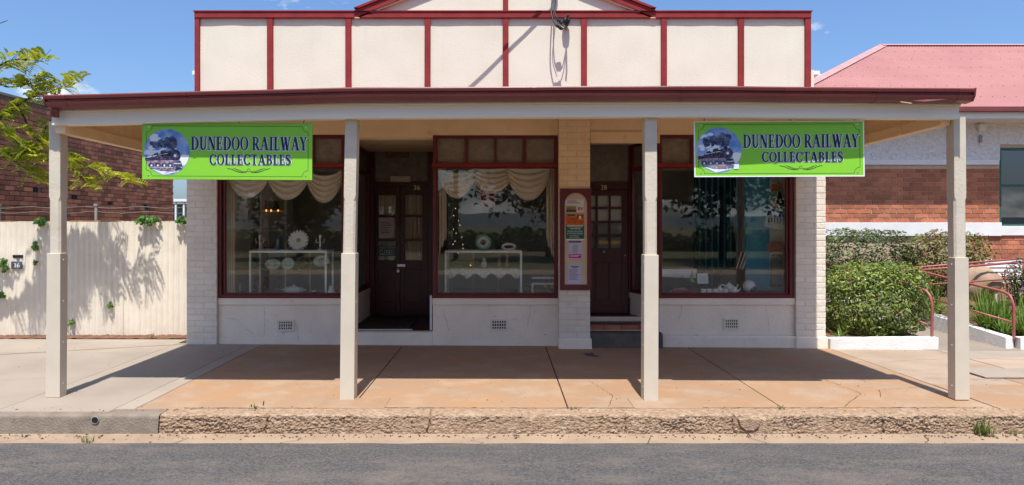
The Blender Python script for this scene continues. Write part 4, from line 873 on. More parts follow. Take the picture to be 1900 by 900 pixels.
def hedge(name, c, r, n, size, m, label, cat='hedge', power=3.0, flowers=0, fm=None, depth=.35, core=True, up=.3, stretchz=1.0, fsize=.4):
    root = thing(name, (c[0], c[1], c[2] - r[2]), label, cat); d = nrs.normal(size=(n * 2, 3)); d /= np.linalg.norm(d, axis=1)[:, None]
    e = (np.abs(d) ** power).sum(1) ** (-1 / power); rad = 1 - depth * nrs.random_sample(n * 2) ** 1.8
    bump = np.array([.13 * mnoise.noise((q[0] * 3 + c[0], q[1] * 3, q[2] * 3)) + .09 * mnoise.noise((q[0] * 8, q[1] * 8 + c[1], q[2] * 8)) for q in d])
    p = d * (e * (rad + bump))[:, None] * np.array(r) + np.array(c); p = p[p[:, 2] > c[2] - r[2] * .98][:n]; nn = len(p); mi = np.zeros(nn, int); mats = [M[m]]
    if flowers: mi[nrs.random_sample(nn) < flowers] = 1; mats.append(M[fm])
    sz = np.where(mi == 1, size * fsize, size); me = leaf_mesh('foliage', p, sz, mats, .48, up, flat=(p - np.array(c)) / np.array(r) * .8, mi=mi, jit=.55); inst(me, 'foliage', root)
    mb = MB()
    for k in range(9):
        a = rnd.random() * 6.28; b = Vector((c[0] + r[0] * .5 * math.cos(a), c[1] + r[1] * .4 * math.sin(a), c[2] - r[2] * 1.0)); t = Vector((c[0] + r[0] * .8 * math.cos(a), c[1] + r[1] * .8 * math.sin(a), c[2] + r[2] * .6 * rnd.random()))
        mb.tube([b, (b + t) / 2 + Vector((.02, .01, .05)), t], [.012, .008, .003], 5)
    mb.build('stem', M['bark'], root); return root
hedge('rounded_hedge', (PX(1624, 9.75), 9.78, .54), (.66, .5, .49), 15000, .021, 'hedge', 'clipped rounded green hedge with tiny pale flowers by the shop corner', flowers=.05, fm='flower', power=3.4, fsize=.55)
hedge('back_hedge', (PX(1606, 12.6), 12.7, .88), (.78, .45, .56), 7000, .030, 'hedge2', 'dark upright hedge against the white sill band', power=5, up=.9)
hedge('back_shrub', (PX(1764, 12.5), 12.6, .87), (.74, .5, .56), 6500, .030, 'hedge3', 'browning loose shrub behind the handrails', power=2.8, depth=.5, flowers=.03, fm='flower')
hedge('flowering_shrub', (PX(1903, 10.6), 10.6, .72), (.30, .3, .36), 1500, .024, 'hedge2', 'wispy purple-flowered shrub at the picture edge', 'shrub', power=2, depth=.8, flowers=.28, fm='purple', fsize=.7)
def strappy(c, n, ln, label, cat='plant', name='strappy_plant', m='strap', wd=.011, spread=1.0):
    root = thing(name, c, label, cat); v, f = [], []
    for i in range(n):
        a = rnd.random() * 6.28; l = ln * rnd.uniform(.55, 1.1); le = rnd.uniform(.15, 1.0) * spread; d = Vector((math.cos(a), math.sin(a), 0)); sd = Vector((-d.y, d.x, 0)) * wd * rnd.uniform(.6, 1.2)
        b0 = Vector((rnd.uniform(-.07, .07), rnd.uniform(-.07, .07), 0)) * spread; base = len(v)
        for k in range(6):
            t = k / 5; p = b0 + d * (l * le * t * .8) + Vector((0, 0, l * (t * (1.15 - le * .35) - le * .62 * t * t))); s = sd * (1 - t ** 2) if k < 5 else sd * .05
            v += [tuple(p - s), tuple(p + s)]
        f += [(base + 2 * k, base + 2 * k + 1, base + 2 * k + 3, base + 2 * k + 2) for k in range(5)]
    me = bpy.data.meshes.new('leaves'); me.from_pydata(v, [], f); me.materials.append(M[m]); inst(me, 'leaves', root, local=True)
    cb_ = .05 * spread if ln > .2 else .008; MB().lathe([(cb_, -.02), (cb_ * .8, cb_ * .5), (cb_ * .2, cb_)], (0, 0, 0), 8).build('crown_base', M['bark'], root, local=True); return root
strappy(Vector((6.62, 9.75, .10)), 240, .62, 'large strappy green clump beside the near handrail post')
strappy(Vector((7.05, 9.45, .08)), 130, .52, 'strappy clump at the picture edge, low behind the white kerb')
strappy(Vector((6.95, 10.3, .16)), 120, .62, 'tall grey-green strappy clump in front of the white bench')
strappy(Vector((6.32, 10.5, .22)), 110, .62, 'dark strappy clump seen left of the end verandah post')
strappy(Vector((6.62, 9.45, .09)), 70, .36, 'small strappy tuft right on the ramp kerb')
strappy(Vector((PX(1563, 9.3), 9.32, .06)), 26, .34, 'thin grassy tuft at the foot of the rounded hedge', wd=.006)
strappy(Vector((6.85, 9.85, .10)), 170, .6, 'dense strappy clump directly below the boulder')
strappy(Vector((7.25, 9.9, .12)), 150, .62, 'strappy clump under the purple-flowered shrub')
strappy(Vector((6.85, 9.42, .08)), 120, .45, 'low strappy clump between the near handrail post and the kerb corner')
strappy(Vector((6.45, 10.15, .16)), 130, .55, 'strappy clump just behind the end verandah post')
rk = MB(); rk.grid(26, 16, lambda u, v: tuple(Vector((PX(1822, 11.2), 11.25, .62)) + Vector((.32 * math.cos(u * 6.2832) * math.sin(v * math.pi), .22 * math.sin(u * 6.2832) * math.sin(v * math.pi), -.26 * math.cos(v * math.pi))) * (1 + .22 * mnoise.noise((math.cos(u * 6.2832) * 1.6, math.sin(u * 6.2832) * 1.6, v * 2.5)))))
o = rk.build('boulder', M['rock'], smooth=True); props(o, 'rounded tan sandstone boulder among the strappy plants', 'boulder')
bn = thing('garden_bench', (PX(1862, 11.6), 11.6, .3), 'white slatted bench behind the strappy plants', 'bench'); bw = .32
for k in range(4): MB().box(-.30, .30, .02, .04, .42 + k * .07, .465 + k * .07).build('back_slat', M['white'], bn, local=True)
for k in range(3): MB().box(-.30, .30, -.24 + k * .08, -.18 + k * .08, .33, .35).build('seat_slat', M['white'], bn, local=True)
for xx in (-.3, .26):
    for yy in (-.22, .0): MB().box(xx, xx + .04, yy, yy + .04, -.2, .33 if yy < -.1 else .68).build('leg', M['white'], bn, local=True)
def rail(label, loc, tubes, posts):
    root = thing('handrail', loc, label, 'handrail')
    for nm, pts, sm in tubes:
        MB().tube(smooth_path(pts, 6) if sm else pts, .0175 if nm != 'mid_rail' else .013, 10).build(nm, M['rail'], root, smooth=True)
    for a, b in posts: MB().tube([a, b], .02, 10).build('post', M['rail'], root, smooth=True)
r1 = PX(1731, 9.16)
rail('pink-red handrail with bent end beside the rounded hedge', (r1, 9.2, 0),
     [('top_rail', [(r1, 9.18, .06), (r1, 9.18, .35), (r1, 9.18, .52), (r1 - .01, 9.24, .66), (r1 - .06, 9.4, .73), (r1 - .2, 10.2, .86), (r1 - .3, 10.7, .9)], True), ('mid_rail', [(r1, 9.19, .25), (r1 - .3, 10.7, .5)], False)], [((r1 - .3, 10.7, .2), (r1 - .3, 10.7, .9))])
r2 = PX(1883, 9.16)
rail('pink-red handrail with bent end on the white ramp kerb', (r2, 9.2, 0),
     [('top_rail', [(r2, 9.18, .06), (r2, 9.18, .4), (r2 - .01, 9.19, .56), (r2 - .03, 9.3, .67), (6.32, 9.7, .752), (6.1, 10.5, .875)], True), ('mid_rail', [(r2 - .01, 9.19, .30), (6.1, 10.5, .52)], False)], [((6.1, 10.5, .25), (6.1, 10.5, .875))])
rail('far pink-red double handrail rising across the garden', (6.0, 10.7, 0),
     [('top_rail', [(PX(1672, 10.8), 10.8, PZ(499, 10.8)), (PX(1960, 11.2), 11.2, PZ(474, 11.2))], False), ('top_rail', [(6.1, 10.52, .88), (PX(1960, 10.9), 10.9, PZ(481, 10.9))], False), ('mid_rail', [(PX(1720, 10.8), 10.8, PZ(528, 10.8)), (PX(1960, 11.2), 11.2, PZ(512, 11.2))], False)],
     [((PX(1799, 10.9), 10.95, .3), (PX(1799, 10.9), 10.95, PZ(489, 10.9)))])
# weeds
def weed(px, py, Y, n, ln, label, z=None): strappy(Vector((PX(px, Y), Y, PZ(py, Y) if z is None else z)), n, ln, label, 'weed', 'weed', 'weed', .006, .8)
weed(282, 634, 9.66, 40, .13, 'pale green weed in the dirt at the fence foot'); weed(160, 821, 5.62, 22, .06, 'tiny weed at the road edge below the drain hole')
weed(1822, 805, 5.80, 60, .16, 'bright green weed growing out of the rough kerb face'); weed(475, 755, 6.03, 9, .06, 'weed sprig in the joint behind the kerb between the first two posts')
weed(1069, 759, 6.03, 6, .03, 'tiny weed in the kerb joint left of the third post'); weed(1447, 757, 6.03, 6, .03, 'tiny weed at the slab corner right of the third post'); weed(1885, 806, 5.80, 14, .06, 'small dry weed at the kerb foot near the picture edge')
# ------------------------------------------------------------------ the far side of the road (mirrored in the shop glass)
def bigtree(x, y, h, r, n, label, tall=.55):
    root = thing('street_tree', (x, y, -.3), label, 'tree', 'trees across the road'); mb = MB(); mb.tube([(x, y, -.3), (x + .1, y, h * .35), (x - .1, y, h * .7)], [.22, .16, .06], 8)
    cs = []
    for k in range(26):
        d = Vector((rnd.gauss(0, 1), rnd.gauss(0, 1), rnd.gauss(0, 1))).normalized(); q = rnd.uniform(.35, 1); c = Vector((x, y, h * .6)) + Vector((d.x * r, d.y * r, d.z * h * .4)) * q; cs.append(c)
        if k < 9: mb.tube([(x, y, h * .3), (Vector((x, y, h * .4)) + c) / 2, c], [.08, .05, .02], 5)
    mb.build('trunk', M['bark'], root, smooth=True)
    p = np.concatenate([np.array(c) + nrs.normal(size=(n // 26, 3)) * np.array((r, r, r)) * .2 for c in cs]); inst(leaf_mesh('crown', p, .2, M['farleaf'], .5), 'crown', root)
for a in ((2.6, -22, 10, 3.8, 13000, 'broad dark tree across the road mirrored in the middle window'), (-11.5, -22, 7, 2.8, 9000, 'round tree across the road mirrored in the first window'), (11.5, -19, 9.5, 5, 9000, 'spreading tree across the road mirrored in the window with the toys'),
          (-5.5, -30, 3.6, 2.4, 6500, 'low bushy tree across the road beside the power pole'), (19, -24, 8, 4, 6500, 'tree across the road farthest along past the toys window'), (-20, -27, 7, 4, 6500, 'tree across the road farthest along past the fence'), (6.5, -30, 5, 3, 6500, 'bushy tree behind the broad dark tree across the road')): bigtree(*a)
pp = thing('power_pole', (-2.6, -21, -.3), 'wooden power pole across the road mirrored in the middle window', 'power pole')
MB().tube([(-2.6, -21, -.3), (-2.6, -21, 9)], [.16, .11], 10).build('pole', M['bark'], pp, smooth=True); MB().box(-3.8, -1.4, -21.2, -21.1, 8.2, 8.35).build('crossarm', M['bark'], pp)
struct(MB().grid(80, 2, lambda u, v: (lerp(-700, 700, u), -600 - 60 * v, -.3 + (0 if v == 0 else 9 + 6 * mnoise.noise((u * 7, 1, 1)) + 2 * mnoise.noise((u * 25, 1, 1))))).build('hills', M['hills']))

p = nrs.uniform(size=(26000, 3)) * np.array((70, 3, 1)) + np.array((-35, -34, -.3)); hgt = np.array([1.9 + 1.4 * mnoise.noise((q[0] * .35, 0, 3)) + .8 * mnoise.noise((q[0] * 1.3, 0, 3)) for q in p]); p[:, 2] = -.3 + p[:, 2] * hgt
o = inst(leaf_mesh('shrub_belt', p, .2, M['farleaf'], .5), 'shrub_belt'); props(o, 'unbroken belt of dark scrub along the far side of the road', 'scrub', kind='stuff')
# ------------------------------------------------------------------ serif capitals for the hanging signs
def glyph(ch):
    """polygons of a bold serif capital, cap height 1; returns (polys, advance)"""
    P = []; T, t, s = .20, .075, .055
    R_ = lambda a, b, c, d: P.append([(a, b), (c, b), (c, d), (a, d)])
    def bar(x0, y0, x1, y1, w_): P.append([(x0 - w_ / 2, y0), (x0 + w_ / 2, y0), (x1 + w_ / 2, y1), (x1 - w_ / 2, y1)])
    def arc(cx, cy, ro, so, ri, si, a0, a1, n=18, dx=0):
        pts = [(math.radians(lerp(a0, a1, k / n))) for k in range(n + 1)]
        for p, q in zip(pts, pts[1:]):
            P.append([(cx + ro * math.cos(p), cy + so * math.sin(p)), (cx + ro * math.cos(q), cy + so * math.sin(q)), (cx + dx + ri * math.cos(q), cy + si * math.sin(q)), (cx + dx + ri * math.cos(p), cy + si * math.sin(p))])
    def ser(cx, y, w_): R_(cx - w_ / 2, y, cx + w_ / 2, y + s)
    w_ = .7
    if ch == 'I': R_(.12, 0, .12 + T, 1); ser(.22, 0, .42); ser(.22, 1 - s, .42); w_ = .44
    elif ch == 'D': R_(.1, 0, .1 + T, 1); R_(0, 0, .4, s); R_(0, 1 - s, .4, 1); arc(.36, .5, .47, .5, .27, .5 - t, -90, 90); w_ = .85
    elif ch == 'O': arc(.42, .5, .42, .52, .23, .52 - t * .8, 0, 360, 30); w_ = .85
    elif ch == 'C': arc(.44, .5, .44, .52, .25, .52 - t, 42, 322, 24, .02); R_(.70, .66, .77, .98); R_(.70, .1, .745, .28); w_ = .80
    elif ch == 'U': R_(.1, .32, .1 + T, 1); ser(.2, 1 - s, .42); R_(.62, .32, .62 + t, 1); ser(.66, 1 - s, .3); arc(.397, .33, .298, .35, .13, .35 - t - .03, 180, 360, 16, .04); w_ = .82
    elif ch == 'N': R_(.1, 0, .1 + t, 1); ser(.13, 0, .28); R_(0, 1 - s, .26, 1); bar(.2, 1, .68, 0, T * 1.15); R_(.66, 0, .66 + t, 1); ser(.7, 1 - s, .28); w_ = .84
    elif ch == 'E': R_(.1, 0, .1 + T, 1); R_(0, 0, .62, s * 1.2); R_(0, 1 - s * 1.2, .6, 1); R_(.3, .48, .5, .54); R_(.55, .72, .6, .99); R_(.58, 0.01, .64, .3); R_(.47, .38, .52, .64); w_ = .68
    elif ch == 'L': R_(.1, 0, .1 + T, 1); R_(0, 0, .58, s * 1.2); ser(.2, 1 - s, .42); R_(.55, .01, .61, .32); w_ = .64
    elif ch == 'T': R_(.26, 0, .26 + T, 1); ser(.36, 0, .4); R_(0, 1 - s * 1.2, .72, 1); R_(0, .7, .05, .99); R_(.67, .7, .72, .99); w_ = .73
    elif ch == 'R': R_(.1, 0, .1 + T, 1); ser(.2, 0, .4); R_(0, 1 - s, .4, 1); R_(.3, .45, .4, .45 + s); arc(.36, .725, .33, .275, .15, .275 - t * .8, -90, 90, 14); bar(.40, .49, .70, 0, T * 1.1); R_(.62, 0, .88, s); w_ = .82
    elif ch == 'B': R_(.1, 0, .1 + T, 1); R_(0, 0, .4, s); R_(0, 1 - s, .4, 1); R_(.28, .47, .4, .53); arc(.36, .755, .29, .245, .11, .245 - t * .8, -90, 90, 14); arc(.36, .26, .34, .265, .15, .265 - t * .8, -90, 90, 14); w_ = .74
    elif ch == 'A': bar(.13, 0, .42, 1, t * 1.1); bar(.70, 0, .42, 1, T * 1.15); R_(.22, .3, .58, .36); ser(.12, 0, .3); ser(.71, 0, .42); w_ = .86
    elif ch == 'W': bar(.14, 1, .36, 0, T * 1.1); bar(.36, 0, .52, .85, t); bar(.52, 1, .74, 0, T * 1.1); bar(.74, 0, .98, 1, t); R_(0, 1 - s, .3, 1); R_(.4, 1 - s, .64, 1); R_(.86, 1 - s, 1.1, 1); w_ = 1.08
    elif ch == 'Y': bar(.12, 1, .37, .46, T * 1.1); bar(.66, 1, .38, .46, t); R_(.28, 0, .28 + T, .48); ser(.38, 0, .4); R_(0, 1 - s, .3, 1); R_(.54, 1 - s, .8, 1); w_ = .78
    elif ch == 'S':
        pts = [(.52, .84), (.40, .955), (.26, .96), (.13, .88), (.10, .75), (.16, .62), (.32, .51), (.46, .40), (.52, .27), (.46, .12), (.32, .04), (.18, .05), (.07, .16)]
        ws = [.07, .08, .10, .14, .17, .19, .2, .2, .17, .13, .1, .08, .07]; sp_ = smooth_path([(a, b, 0) for a, b in pts], 3)
        for i in range(len(sp_) - 1):
            d = (sp_[i + 1] - sp_[i]).normalized(); n_ = Vector((-d.y, d.x, 0)); wi = interp(i / (len(sp_) - 1) * 12, list(enumerate(ws))) / 2; wj = interp((i + 1) / (len(sp_) - 1) * 12, list(enumerate(ws))) / 2
            e = d * .012; P.append([tuple((sp_[i] - n_ * wi - e)[:2]), tuple((sp_[i + 1] - n_ * wj + e)[:2]), tuple((sp_[i + 1] + n_ * wj + e)[:2]), tuple((sp_[i] + n_ * wi - e)[:2])])
        R_(.48, .68, .54, .97); R_(.04, .04, .1, .33); w_ = .62
    elif ch == ' ': w_ = .28
    return P, w_ + .05
def serif_mesh(txt, width, height, grow, m, y0, name, big=None):
    x = 0; out = []
    for i, c in enumerate(txt):
        k = big if (big and (i == 0 or txt[i - 1] == ' ')) else 1
        P, a = glyph(c); out += [[(x + u * k, v * k) for u, v in p] for p in P]; x += a * k
    sx, sy = width / (x - .05), height; mb = MB(); dep = 0
    for i, p in enumerate(out):
        q = [(u * sx - width / 2, v * sy - height / 2) for u, v in p]
        if grow:
            cx = sum(a for a, b in q) / 4; cy = sum(b for a, b in q) / 4
            e = []
            n = 4; ar = sum(q[k][0] * q[(k + 1) % n][1] - q[(k + 1) % n][0] * q[k][1] for k in range(n)); sg = 1 if ar > 0 else -1
            for k in range(n):
                a, b, c_ = Vector(q[k - 1]), Vector(q[k]), Vector(q[(k + 1) % n]); d1, d2 = (b - a), (c_ - b)
                if d1.length < 1e-6 or d2.length < 1e-6: e.append(tuple(b)); continue
                d1.normalize(); d2.normalize(); n1 = Vector((d1.y, -d1.x)) * sg; n2 = Vector((d2.y, -d2.x)) * sg; bis = n1 + n2
                bis = bis / max(bis.length_squared, .6) * 2 * grow; e.append(tuple(b + bis))
            q = e
        dep = (i % 40) * .00004
        mb.add([(a, y0 - dep, b) for a, b in q], [(0, 1, 2, 3)])
    return mb.mesh(name, m)

def disc(mb, cx, cz, r, y, n=40, mi=0, sx=1):
    mb.add([(cx + sx * r * math.cos(2 * math.pi * k / n), y, cz + r * math.sin(2 * math.pi * k / n)) for k in range(n)], [tuple(range(n))], mi)
def hanging_sign(px0, px1, py0, py1, Y, rot, label, edge, seed, tape=False):
    s = Y / F; w_, h_ = (px1 - px0) * s, (py1 - py0) * s; cx, cz = PX((px0 + px1) / 2, Y), PZ((py0 + py1) / 2, Y)
    root = thing('hanging_sign', (cx, Y, cz), label, 'sign', 'verandah signs', rot=rot); u = w_ / 317        # sign units: 317 x 108
    U = lambda a: (a - 158.5) * u; V = lambda b: (54 - b) * u
    MB().box(-w_ / 2, w_ / 2, -.004, .004, -h_ / 2, h_ / 2).build('panel', M['sgreen'], root, local=True, bevel=.0015)
    if edge:
        rframe(MB(), -w_ / 2 - .003, w_ / 2 + .003, -h_ / 2 - .003, h_ / 2 + .003, .009, -.0065, .0065).build('edge_frame', M['alu'], root, local=True)
    MB().box(-w_ / 2 + .003, w_ / 2 - .003, .0045, .006, -h_ / 2 + .003, h_ / 2 - .003).build('backing', M['black'], root, local=True)
    # border line with notched corners
    ln = []; i_ = 7.5; c_ = 11; W_, H_ = 317 - i_, 108 - i_
    for (ax, ay, a0) in ((i_, i_, 0), (W_, i_, 90), (W_, H_, 180), (i_, H_, 270)):
        arcp = [(ax + c_ * math.cos(math.radians(q)), ay + c_ * math.sin(math.radians(q))) for q in range(a0 + 90, a0 - 1, -15)]
        ln += arcp
    mb = MB(); n = len(ln)
    for k in range(n):
        a, b = Vector(ln[k]), Vector(ln[(k + 1) % n]); d = (b - a).normalized(); q = Vector((-d.y, d.x)) * .38
        mb.add([(U(p.x), -.0046, V(p.y)) for p in (a - q, b - q, b + q, a + q)], [(0, 1, 2, 3)])
    mb.build('border_line', M['ink'], root, local=True)
    # lettering
    for txt, xa, xb, ya, yb, gr, bg_ in (('DUNEDOO RAILWAY', 91, 308, 27, 52, .0050, None), ('COLLECTABLES', 126, 278, 60, 78.5, .0044, None)):
        wd, hg = (xb - xa) * u, (yb - ya) * u; lc = (U((xa + xb) / 2), 0, V((ya + yb) / 2))
        inst(serif_mesh(txt, wd, hg, gr, M['sgrey'], -.0052, 'lettering_outline', bg_), 'lettering_outline', root, loc=(lc[0] + .002, 0, lc[2] - .002), local=True)
        inst(serif_mesh(txt, wd, hg, .0006, M['navy'], -.0082, 'lettering', bg_), 'lettering', root, loc=lc, local=True)
    # flourish
    mb = MB()
    for sg in (-1, 1):
        for pts, wd in (([(4, 93), (14, 93.5), (24, 91), (32, 87.5), (40, 86)], .8), ([(2, 91), (12, 91), (20, 88), (30, 85.5)], .5), ([(10, 93), (20, 90), (26, 86.5)], .4)):
            p = smooth_path([(199 + sg * a, b, 0) for a, b in pts], 5)
            for a, b in zip(p, p[1:]):
                d = (b - a).normalized(); q = Vector((-d.y, d.x, 0)) * wd * .8; mb.add([(U(v.x), -.0046, V(v.y)) for v in (a - q, b - q, b + q, a + q)], [(0, 1, 2, 3)])
    pr_ = [(199 + 2.6 * math.cos(k * .5), 89 + 2.6 * math.sin(k * .5), 0) for k in range(13)]
    for a, b in zip(pr_, pr_[1:]):
        d = (Vector(b) - Vector(a)).normalized(); q = Vector((-d.y, d.x, 0)) * .45; mb.add([(U(v.x), -.0046, V(v.y)) for v in (Vector(a) - q, Vector(b) - q, Vector(b) + q, Vector(a) + q)], [(0, 1, 2, 3)])
    mb.build('flourish', M['ink'], root, local=True)
    # round picture of a steam engine
    rg = random.Random(seed); cxp, cyp, rp_ = 46, 56, 43
    mb = MB(); disc(mb, U(cxp), V(cyp), rp_ * u, -.0046); pic = mb.build('picture', M['psky'], root, local=True)
    def prt(name, m, polys, y):
        b = MB()
        for j, pl_ in enumerate(polys):
            o = []                               # keep the print inside the round
            for x, z in pl_:
                dx, dz = x - cxp, z - cyp; l_ = math.hypot(dx, dz)
                if l_ > rp_ - .6: dx, dz = dx / l_ * (rp_ - .6), dz / l_ * (rp_ - .6)
                o.append((U(cxp + dx), V(cyp + dz)))
            b.add([(x, y - j * .00003, z) for x, z in o], [tuple(range(len(o)))])
        o_ = inst(b.mesh(name, M[m]), name, pic, local=True); o_['kind'] = 'stuff'
    cir = lambda x, z, r, n=14, sy=1: [(x + r * math.cos(6.2832 * k / n), z + r * sy * math.sin(6.2832 * k / n)) for k in range(n)]
    prt('print_snow', 'pwhite', [[(2, 86), (20, 88), (50, 90), (80, 80), (90, 74), (88, 62), (76, 60), (76, 82), (70, 95), (40, 100), (15, 90)], [(71, 62), (89, 62), (88, 80), (70, 84)]], -.0048)
    prt('print_cloud', 'sgrey', [cir(rg.uniform(6, 46), rg.uniform(48, 60), rg.uniform(4, 7), 12, .6) for _ in range(14)] + [cir(rg.uniform(8, 30), rg.uniform(24, 34), rg.uniform(4, 8), 12, .5) for _ in range(6)], -.0050)
    sm_ = []
    for k in range(46):
        q = rg.random(); x = lerp(59, 17, q ** 1.2); z = 34 + 9 * q + rg.gauss(0, 4.5 - 2 * q); sm_.append(cir(x + rg.gauss(0, 2), min(z, 47), rg.uniform(3, 6) * (1.15 - .55 * q), 10))
    sm_.append([(57, 50), (57, 36), (66, 34), (65, 44), (62, 51)])
    prt('print_smoke', 'smoke', sm_, -.0055)
    prt('print_boiler', 'loco', [[(3, 69), (12, 66), (24, 62), (36, 58), (48, 55), (56, 53), (63, 53), (66, 56), (66, 69), (40, 73), (6, 77)], [(34, 60), (35, 54), (44, 52), (46, 57)], [(22, 63), (23, 59), (29, 57), (31, 61)], [(55, 54), (55, 48), (62, 48), (63, 54)], cir(62, 62, 10, 22)], -.0076)
    prt('print_running_gear', 'ploco', [[(4, 75), (30, 71), (56, 71), (66, 72), (70, 80), (64, 86), (60, 91), (34, 90), (14, 85)]], -.0080)
    prt('print_front', 'smoke', [cir(x, 81, 5.6, 14) for x in (18, 30, 42, 53)] + [cir(62, 62, 6, 16), [(58, 72), (72, 72), (76, 82), (60, 83)], [(64, 82), (78, 88), (62, 91)]], -.0084)
    prt('print_shine', 'sgrey', [cir(62, 62, 2.6, 12), cir(63, 50, 1.6, 8)] + [[(x, 65.5 - (x - 10) * .2), (x + 8, 64 - (x - 10) * .2), (x + 8, 65 - (x - 10) * .2), (x, 66.6 - (x - 10) * .2)] for x in (10, 20, 30, 40)] + [[(x - 2.2, 81), (x, 78.8), (x + 2.2, 81), (x, 83.2)] for x in (18, 30, 42, 53)] + [[(12, 86), (58, 84), (58, 85), (12, 87.2)], [(60, 77), (73, 76.5), (73, 77.8), (60, 78.3)]], -.0090)
    for a in (12, 305): 
        for b in (9, 99): MB().lathe([(.0001, .004), (.007, .003), (.008, 0)], (U(a), -.004, V(b)), 10, axis='y').build('screw', M['steel'], root, local=True)
    for a in (18, 180, 300): MB().tube([(U(a), 0, h_ / 2 - .005), (U(a) + .008, 0, h_ / 2 + .03)], .0035, 6).build('hook', M['black'], root, local=True)
    if tape: MB().box(U(73), U(83), -.0085, -.0080, V(92), V(82)).build('tape_patch', M['paper'], root, local=True)
    return root
hanging_sign(263.5, 580, 228, 333.5, 6.36, (0, R(.35), R(-.6)), 'lime green railway collectables sign without metal edge, beside the first window', False, 3)
hanging_sign(1289, 1601, 225, 327.5, 6.36, (R(-1.5), R(-.15), R(-1.0)), 'lime green railway collectables sign with metal edge and tape patch, nearest the hedge', True, 4, True)

# ------------------------------------------------------------------ notice board on the middle pier, and its papers
NBY = 9.035
nx = lambda p: PX(p, NBY); nz_ = lambda p: PZ(p, NBY)
nbd = thing('notice_board', (nx(1067), NBY, nz_(540)), 'dark red notice board with arched cream panel on the middle pier', 'notice board')
arch = []
for k in range(17): a = math.pi * k / 16; arch.append((nx(1068.5) + math.cos(a) * (nx(1089.5) - nx(1068.5)), nz_(379) + math.sin(a) * (nx(1089.5) - nx(1068.5))))
oute = (nx(1039), nx(1097), nz_(538), nz_(350))
mb = MB(); b0 = nx(1047.5), nz_(528)
mb.box(oute[0], nx(1047.5), NBY - .012, NBY + .02, oute[2], oute[3]); mb.box(nx(1089.5), oute[1], NBY - .012, NBY + .02, oute[2], oute[3]); mb.box(nx(1047.5), nx(1089.5), NBY - .0125, NBY + .02, oute[2], nz_(528))
top = [(nx(1089.5), oute[3])] + [] 
for (xa, za), (xb, zb_) in zip(arch, arch[1:]):
    mb.add([(xa, NBY - .012, za), (xb, NBY - .012, zb_), (xb, NBY - .012, oute[3]), (xa, NBY - .012, oute[3])], [(0, 1, 2, 3)]); mb.add([(xa, NBY - .012, za), (xb, NBY - .012, zb_), (xb, NBY + .01, zb_), (xa, NBY + .01, za)], [(0, 1, 2, 3)])
mb.build('frame', M['trim2'] if 'trim2' in M else mat('board_red', (.145, .026, .03), (.115, .02, .025), 6, .45), nbd)
MB().box(nx(1045), nx(1092), NBY + .002, NBY + .012, nz_(530), nz_(352)).build('backboard', mat('board_cream', (.62, .51, .36), (.56, .45, .31), 4, .8), nbd)
def paper(px0, px1, py0, py1, m, label, blocks, texts=(), name='paper_notice', rot=0, Y=NBY, dy=0):
    y = Y - .001 - dy; c = (PX((px0 + px1) / 2, Y), y, PZ((py0 + py1) / 2, Y)); s = Y / F; root = thing(name, c, label, 'notice', rot=(0, R(rot), 0)); hw, hh_ = (px1 - px0) * s / 2, (py1 - py0) * s / 2
    rg = random.Random(px0)
    MB().grid(8, 8, lambda u, v: (lerp(-hw, hw, u), -.0008 * math.sin(u * 5 + v * 3), lerp(-hh_, hh_, v))).build('sheet', M[m], root, local=True)
    q = lambda a, b: ((a - .5) * 2 * hw, (.5 - b) * 2 * hh_)
    for j, (a0, b0_, a1, b1, mm) in enumerate(blocks):
        x0, z0 = q(a0, b1); x1, z1 = q(a1, b0_); MB().box(x0, x1, -.0032 - j * .00004, -.0018, z0, z1).build('printed_block', M[mm], root, local=True)
    for j, (t_, a, b, ww, hh2, mm) in enumerate(texts):
        x, z = q(a, b); inst(text_mesh(t_, ww * 2 * hw, hh2 * 2 * hh_, M[mm], 'lettering'), 'lettering', root, loc=(x, -.0062 - j * .0001, z), local=True)
    return root
lines = lambda n, y0, y1, seed, m='inkgrey', xa=.12, xb=.88: [(xa, lerp(y0, y1, k / n), random.Random(seed + k).uniform(.55, xb), lerp(y0, y1, k / n) + (y1 - y0) / n * .45, m) for k in range(n)]
paper(1048.5, 1083, 370, 394.5, 'paper', 'top notice on the arched board with a small brown picture', lines(4, .08, .36, 3) + [(.05, .48, .6, .97, 'gold'), (.05, .78, .6, .97, 'brown'), (.68, .58, .8, .82, 'porange'), (.84, .6, .94, .8, 'porange')], [('MARKET', .33, .7, .44, .2, 'ink')])
paper(1050, 1084, 396.5, 446, 'pgreen', 'orange and dark green music poster on the arched board', [(0, 0, 1, .42, 'porange'), (.0, .945, 1, 1, 'pwhite'), (.08, .02, .5, .10, 'pgreen'), (.62, .05, .93, .19, 'ink'), (.70, .08, .84, .19, 'pwhite')] + [(.06, .44, .94, .475, 'pwhite'), (.22, .555, .8, .575, 'pwhite')],
      [('TUNES', .34, .20, .58, .105, 'ink'), ('ON THE TURF', .5, .32, .86, .105, 'ink'), ('LIVE MUSIC', .5, .52, .7, .03, 'pwhite'), ('ROSS WILSON', .5, .665, .8, .055, 'pwhite'), ('& THE PEACENIKS', .5, .745, .86, .055, 'pwhite'), ('SATURDAY', .45, .825, .5, .035, 'pwhite'), ('GATES OPEN', .45, .885, .55, .035, 'pwhite')], dy=.001)
paper(1055, 1080, 447, 480, 'lilac', 'lilac notice with magenta foot strip below the poster', [(.0, .0, .94, .10, 'slate'), (.02, .74, .95, .97, 'pmag')] + [(.3, .24 + .06 * k, .7, .262 + .06 * k, 'inkgrey') for k in range(8)] + [(.1, .80, .85, .825, 'pwhite'), (.1, .87, .7, .89, 'pwhite')])
